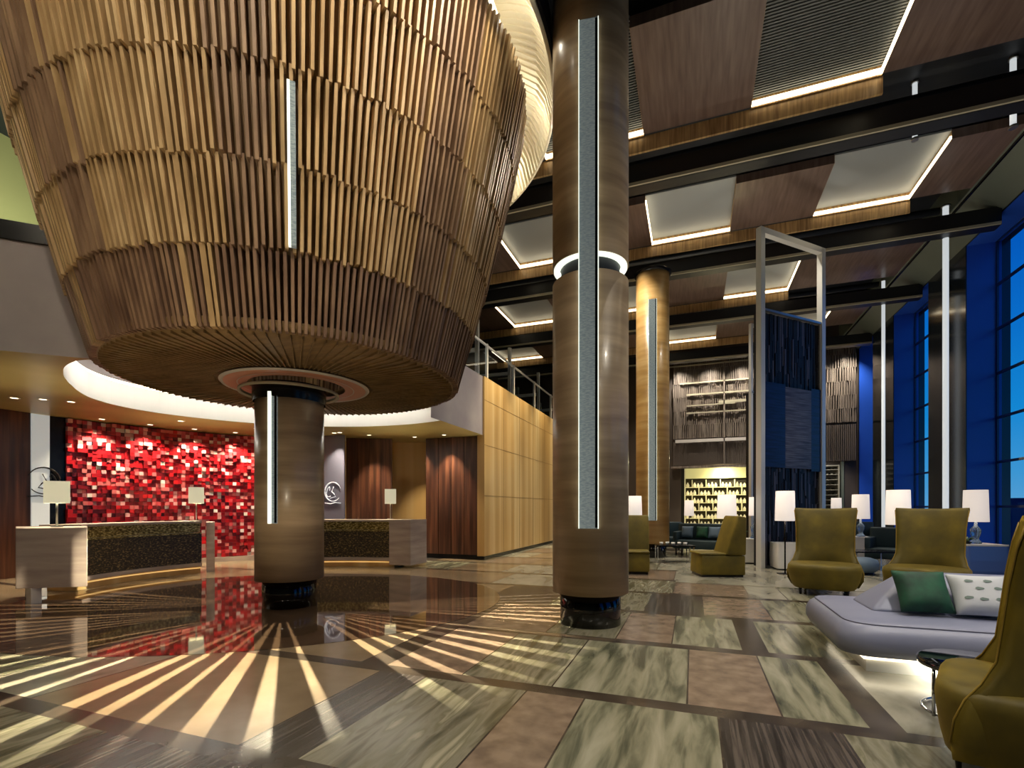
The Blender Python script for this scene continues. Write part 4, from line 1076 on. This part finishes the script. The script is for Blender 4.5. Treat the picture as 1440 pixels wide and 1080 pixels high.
# collar lamps under the drum
for k in range(6):
    a = R(30+60*k); spot('collar_lamp', (CX+.8*math.cos(a), CY+.8*math.sin(a), 2.9), (CX+2.6*math.cos(a), CY+2.6*math.sin(a), 0), 42, 110, (1, .82, .55), .9, .02)
# cove ring glow on the drum underside and soffit
for k in range(40):
    a = R(9*k)
    if outline_hit(a) > srf(a)+.3: point('cove_light', (SC[0]+(srf(a)-.42)*math.cos(a), SC[1]+(srf(a)-.42)*math.sin(a), SOF+.34), 0 if 204 < 9*k < 250 else 4.2, (1, .96, .88), .08)
# light inside the ribbed ring
for k in range(16):
    a = 2*PI*k/16; point('ring_light', (CX+3.32*math.cos(a), CY+3.32*math.sin(a), 6.95), 6, (1, .93, .76), .05)
# unseen spots added to light the drum, no fixtures
for k, (x, y, z, p, an) in enumerate(((-1.0, -1.0, 7.8, 480, 60), (-4.2, -2.2, 7.8, 300, 60), (1.5, 2.5, 7.6, 700, 55), (-.3, 4.4, 7.4, 420, 60), (-.9, 9.2, 7.2, 160, 60))):
    spot('drum_fill', (x, y, z), (CX+.3, CY-1.5, 4.8), p, an, (1, .86, .64), .8, .12)
spot('drum_fill_low', (-3.4, .9, .15), (-4.6, 3.4, 5.0), 130, 80, (1, .78, .5), .9, .1)  # low fill added to warm the drum from below, no fixture
spot('drum_fill_low', (-7.0, 1.2, .15), (-6.0, 3.6, 4.6), 30, 80, (1, .78, .5), .9, .1)
# general warm fill: spots added under the ceiling, without fixtures
for (x, y) in ((.0, 1.2), (3.2, 1.2), (-3.0, .6), (-.1, 8.7), (3.9, 8.7), (1.8, 13.2), (-1.9, 13), (.1, 17.4), (4.0, 17.4), (1.8, 21.6), (-2, 21.6), (-3.4, 10.6), (5.2, 4.6), (2.4, 5.0)):
    spot('ceiling_fill', (x, y, 8.5), (x, y, 0), 520, 95, (1, .90, .74), .9, .06)
for k in range(6):
    spot('maple_wash', (-4.1, 12.3+k*2.1, 6.9), (-4.95, 12.3+k*2.1, 2.0), 700, 60, (1, .84, .55), .9, .05)
# upward fill spots near the floor, no fixtures, warming the ceiling clouds
for (x, y) in ((1.5, 6.5), (3.5, 10.9), (1.0, 15.0), (3.5, 15.0), (-3, 11), (1.5, 19.5)):
    spot('cloud_fill', (x, y, 5.0 if False else .2), (x, y, 8.5), 260, 110, (1, .9, .75), .9, .2)

for k in range(6):
    spot('gallery_fill', (-.6+k*1.35, YB-1.1, 8.35), (-.6+k*1.35, YB, 5.0), 520, 80, (1, .9, .76), .9, .02)  # unseen spots added to brighten the far wall
spot('upper_left_fill', (-11.2, 5.0, 5.2), (-13.8, 6.3, 7.8), 700, 120, (.95, 1, .7), .9, .2)  # spot added to lift the dark upper wall, no fixture
for k, (x, y, tx, ty) in enumerate(((-10.45, 5.1, -9.6, 5.4), (-10.3, 7.4, -9.4, 7.0), (-8.2, 9.9, -7.6, 9.3), (-9.6, 8.7, -9.0, 8.2))):
    downlight(x, y, SOF, 'small recessed downlight near the white cove, %s from the left' % ORD_[k], (tx, ty, 0), 190, 100)
spot('bulkhead_wash', (-5.5, 1.5, 7.6), (-8.6, 2.9, 4.0), 60, 60, (.95, .93, 1), .9, .02)

spot('lounge_fill', (3.0, 1.5, 8.2), (3.4, 6.5, 0), 300, 80, (.9, .92, 1), .9, .05)

spot('column_wash', (-3.4, 3.0, 7.2), (-1.5, 5.6, 3.2), 1100, 44, (1, .88, .66), .8, .04)
spot('column_wash', (-3.6, 9.4, 6.9), (-1.3, 13.6, 3.0), 200, 34, (1, .85, .6), .8, .04)
spot('column_wash', (-2.6, 1.4, .3), (-5.0, 5.0, 1.6), 150, 34, (1, .85, .62), .9, .04)  # low fill spot added to lighten the left column

spot('rack_fill', (5.3, YB-2.4, 3.6), (5.3, YB-.2, 1.6), 160, 80, (1, .92, .8), .9, .02)  # spot added to brighten the wine rack, no fixture
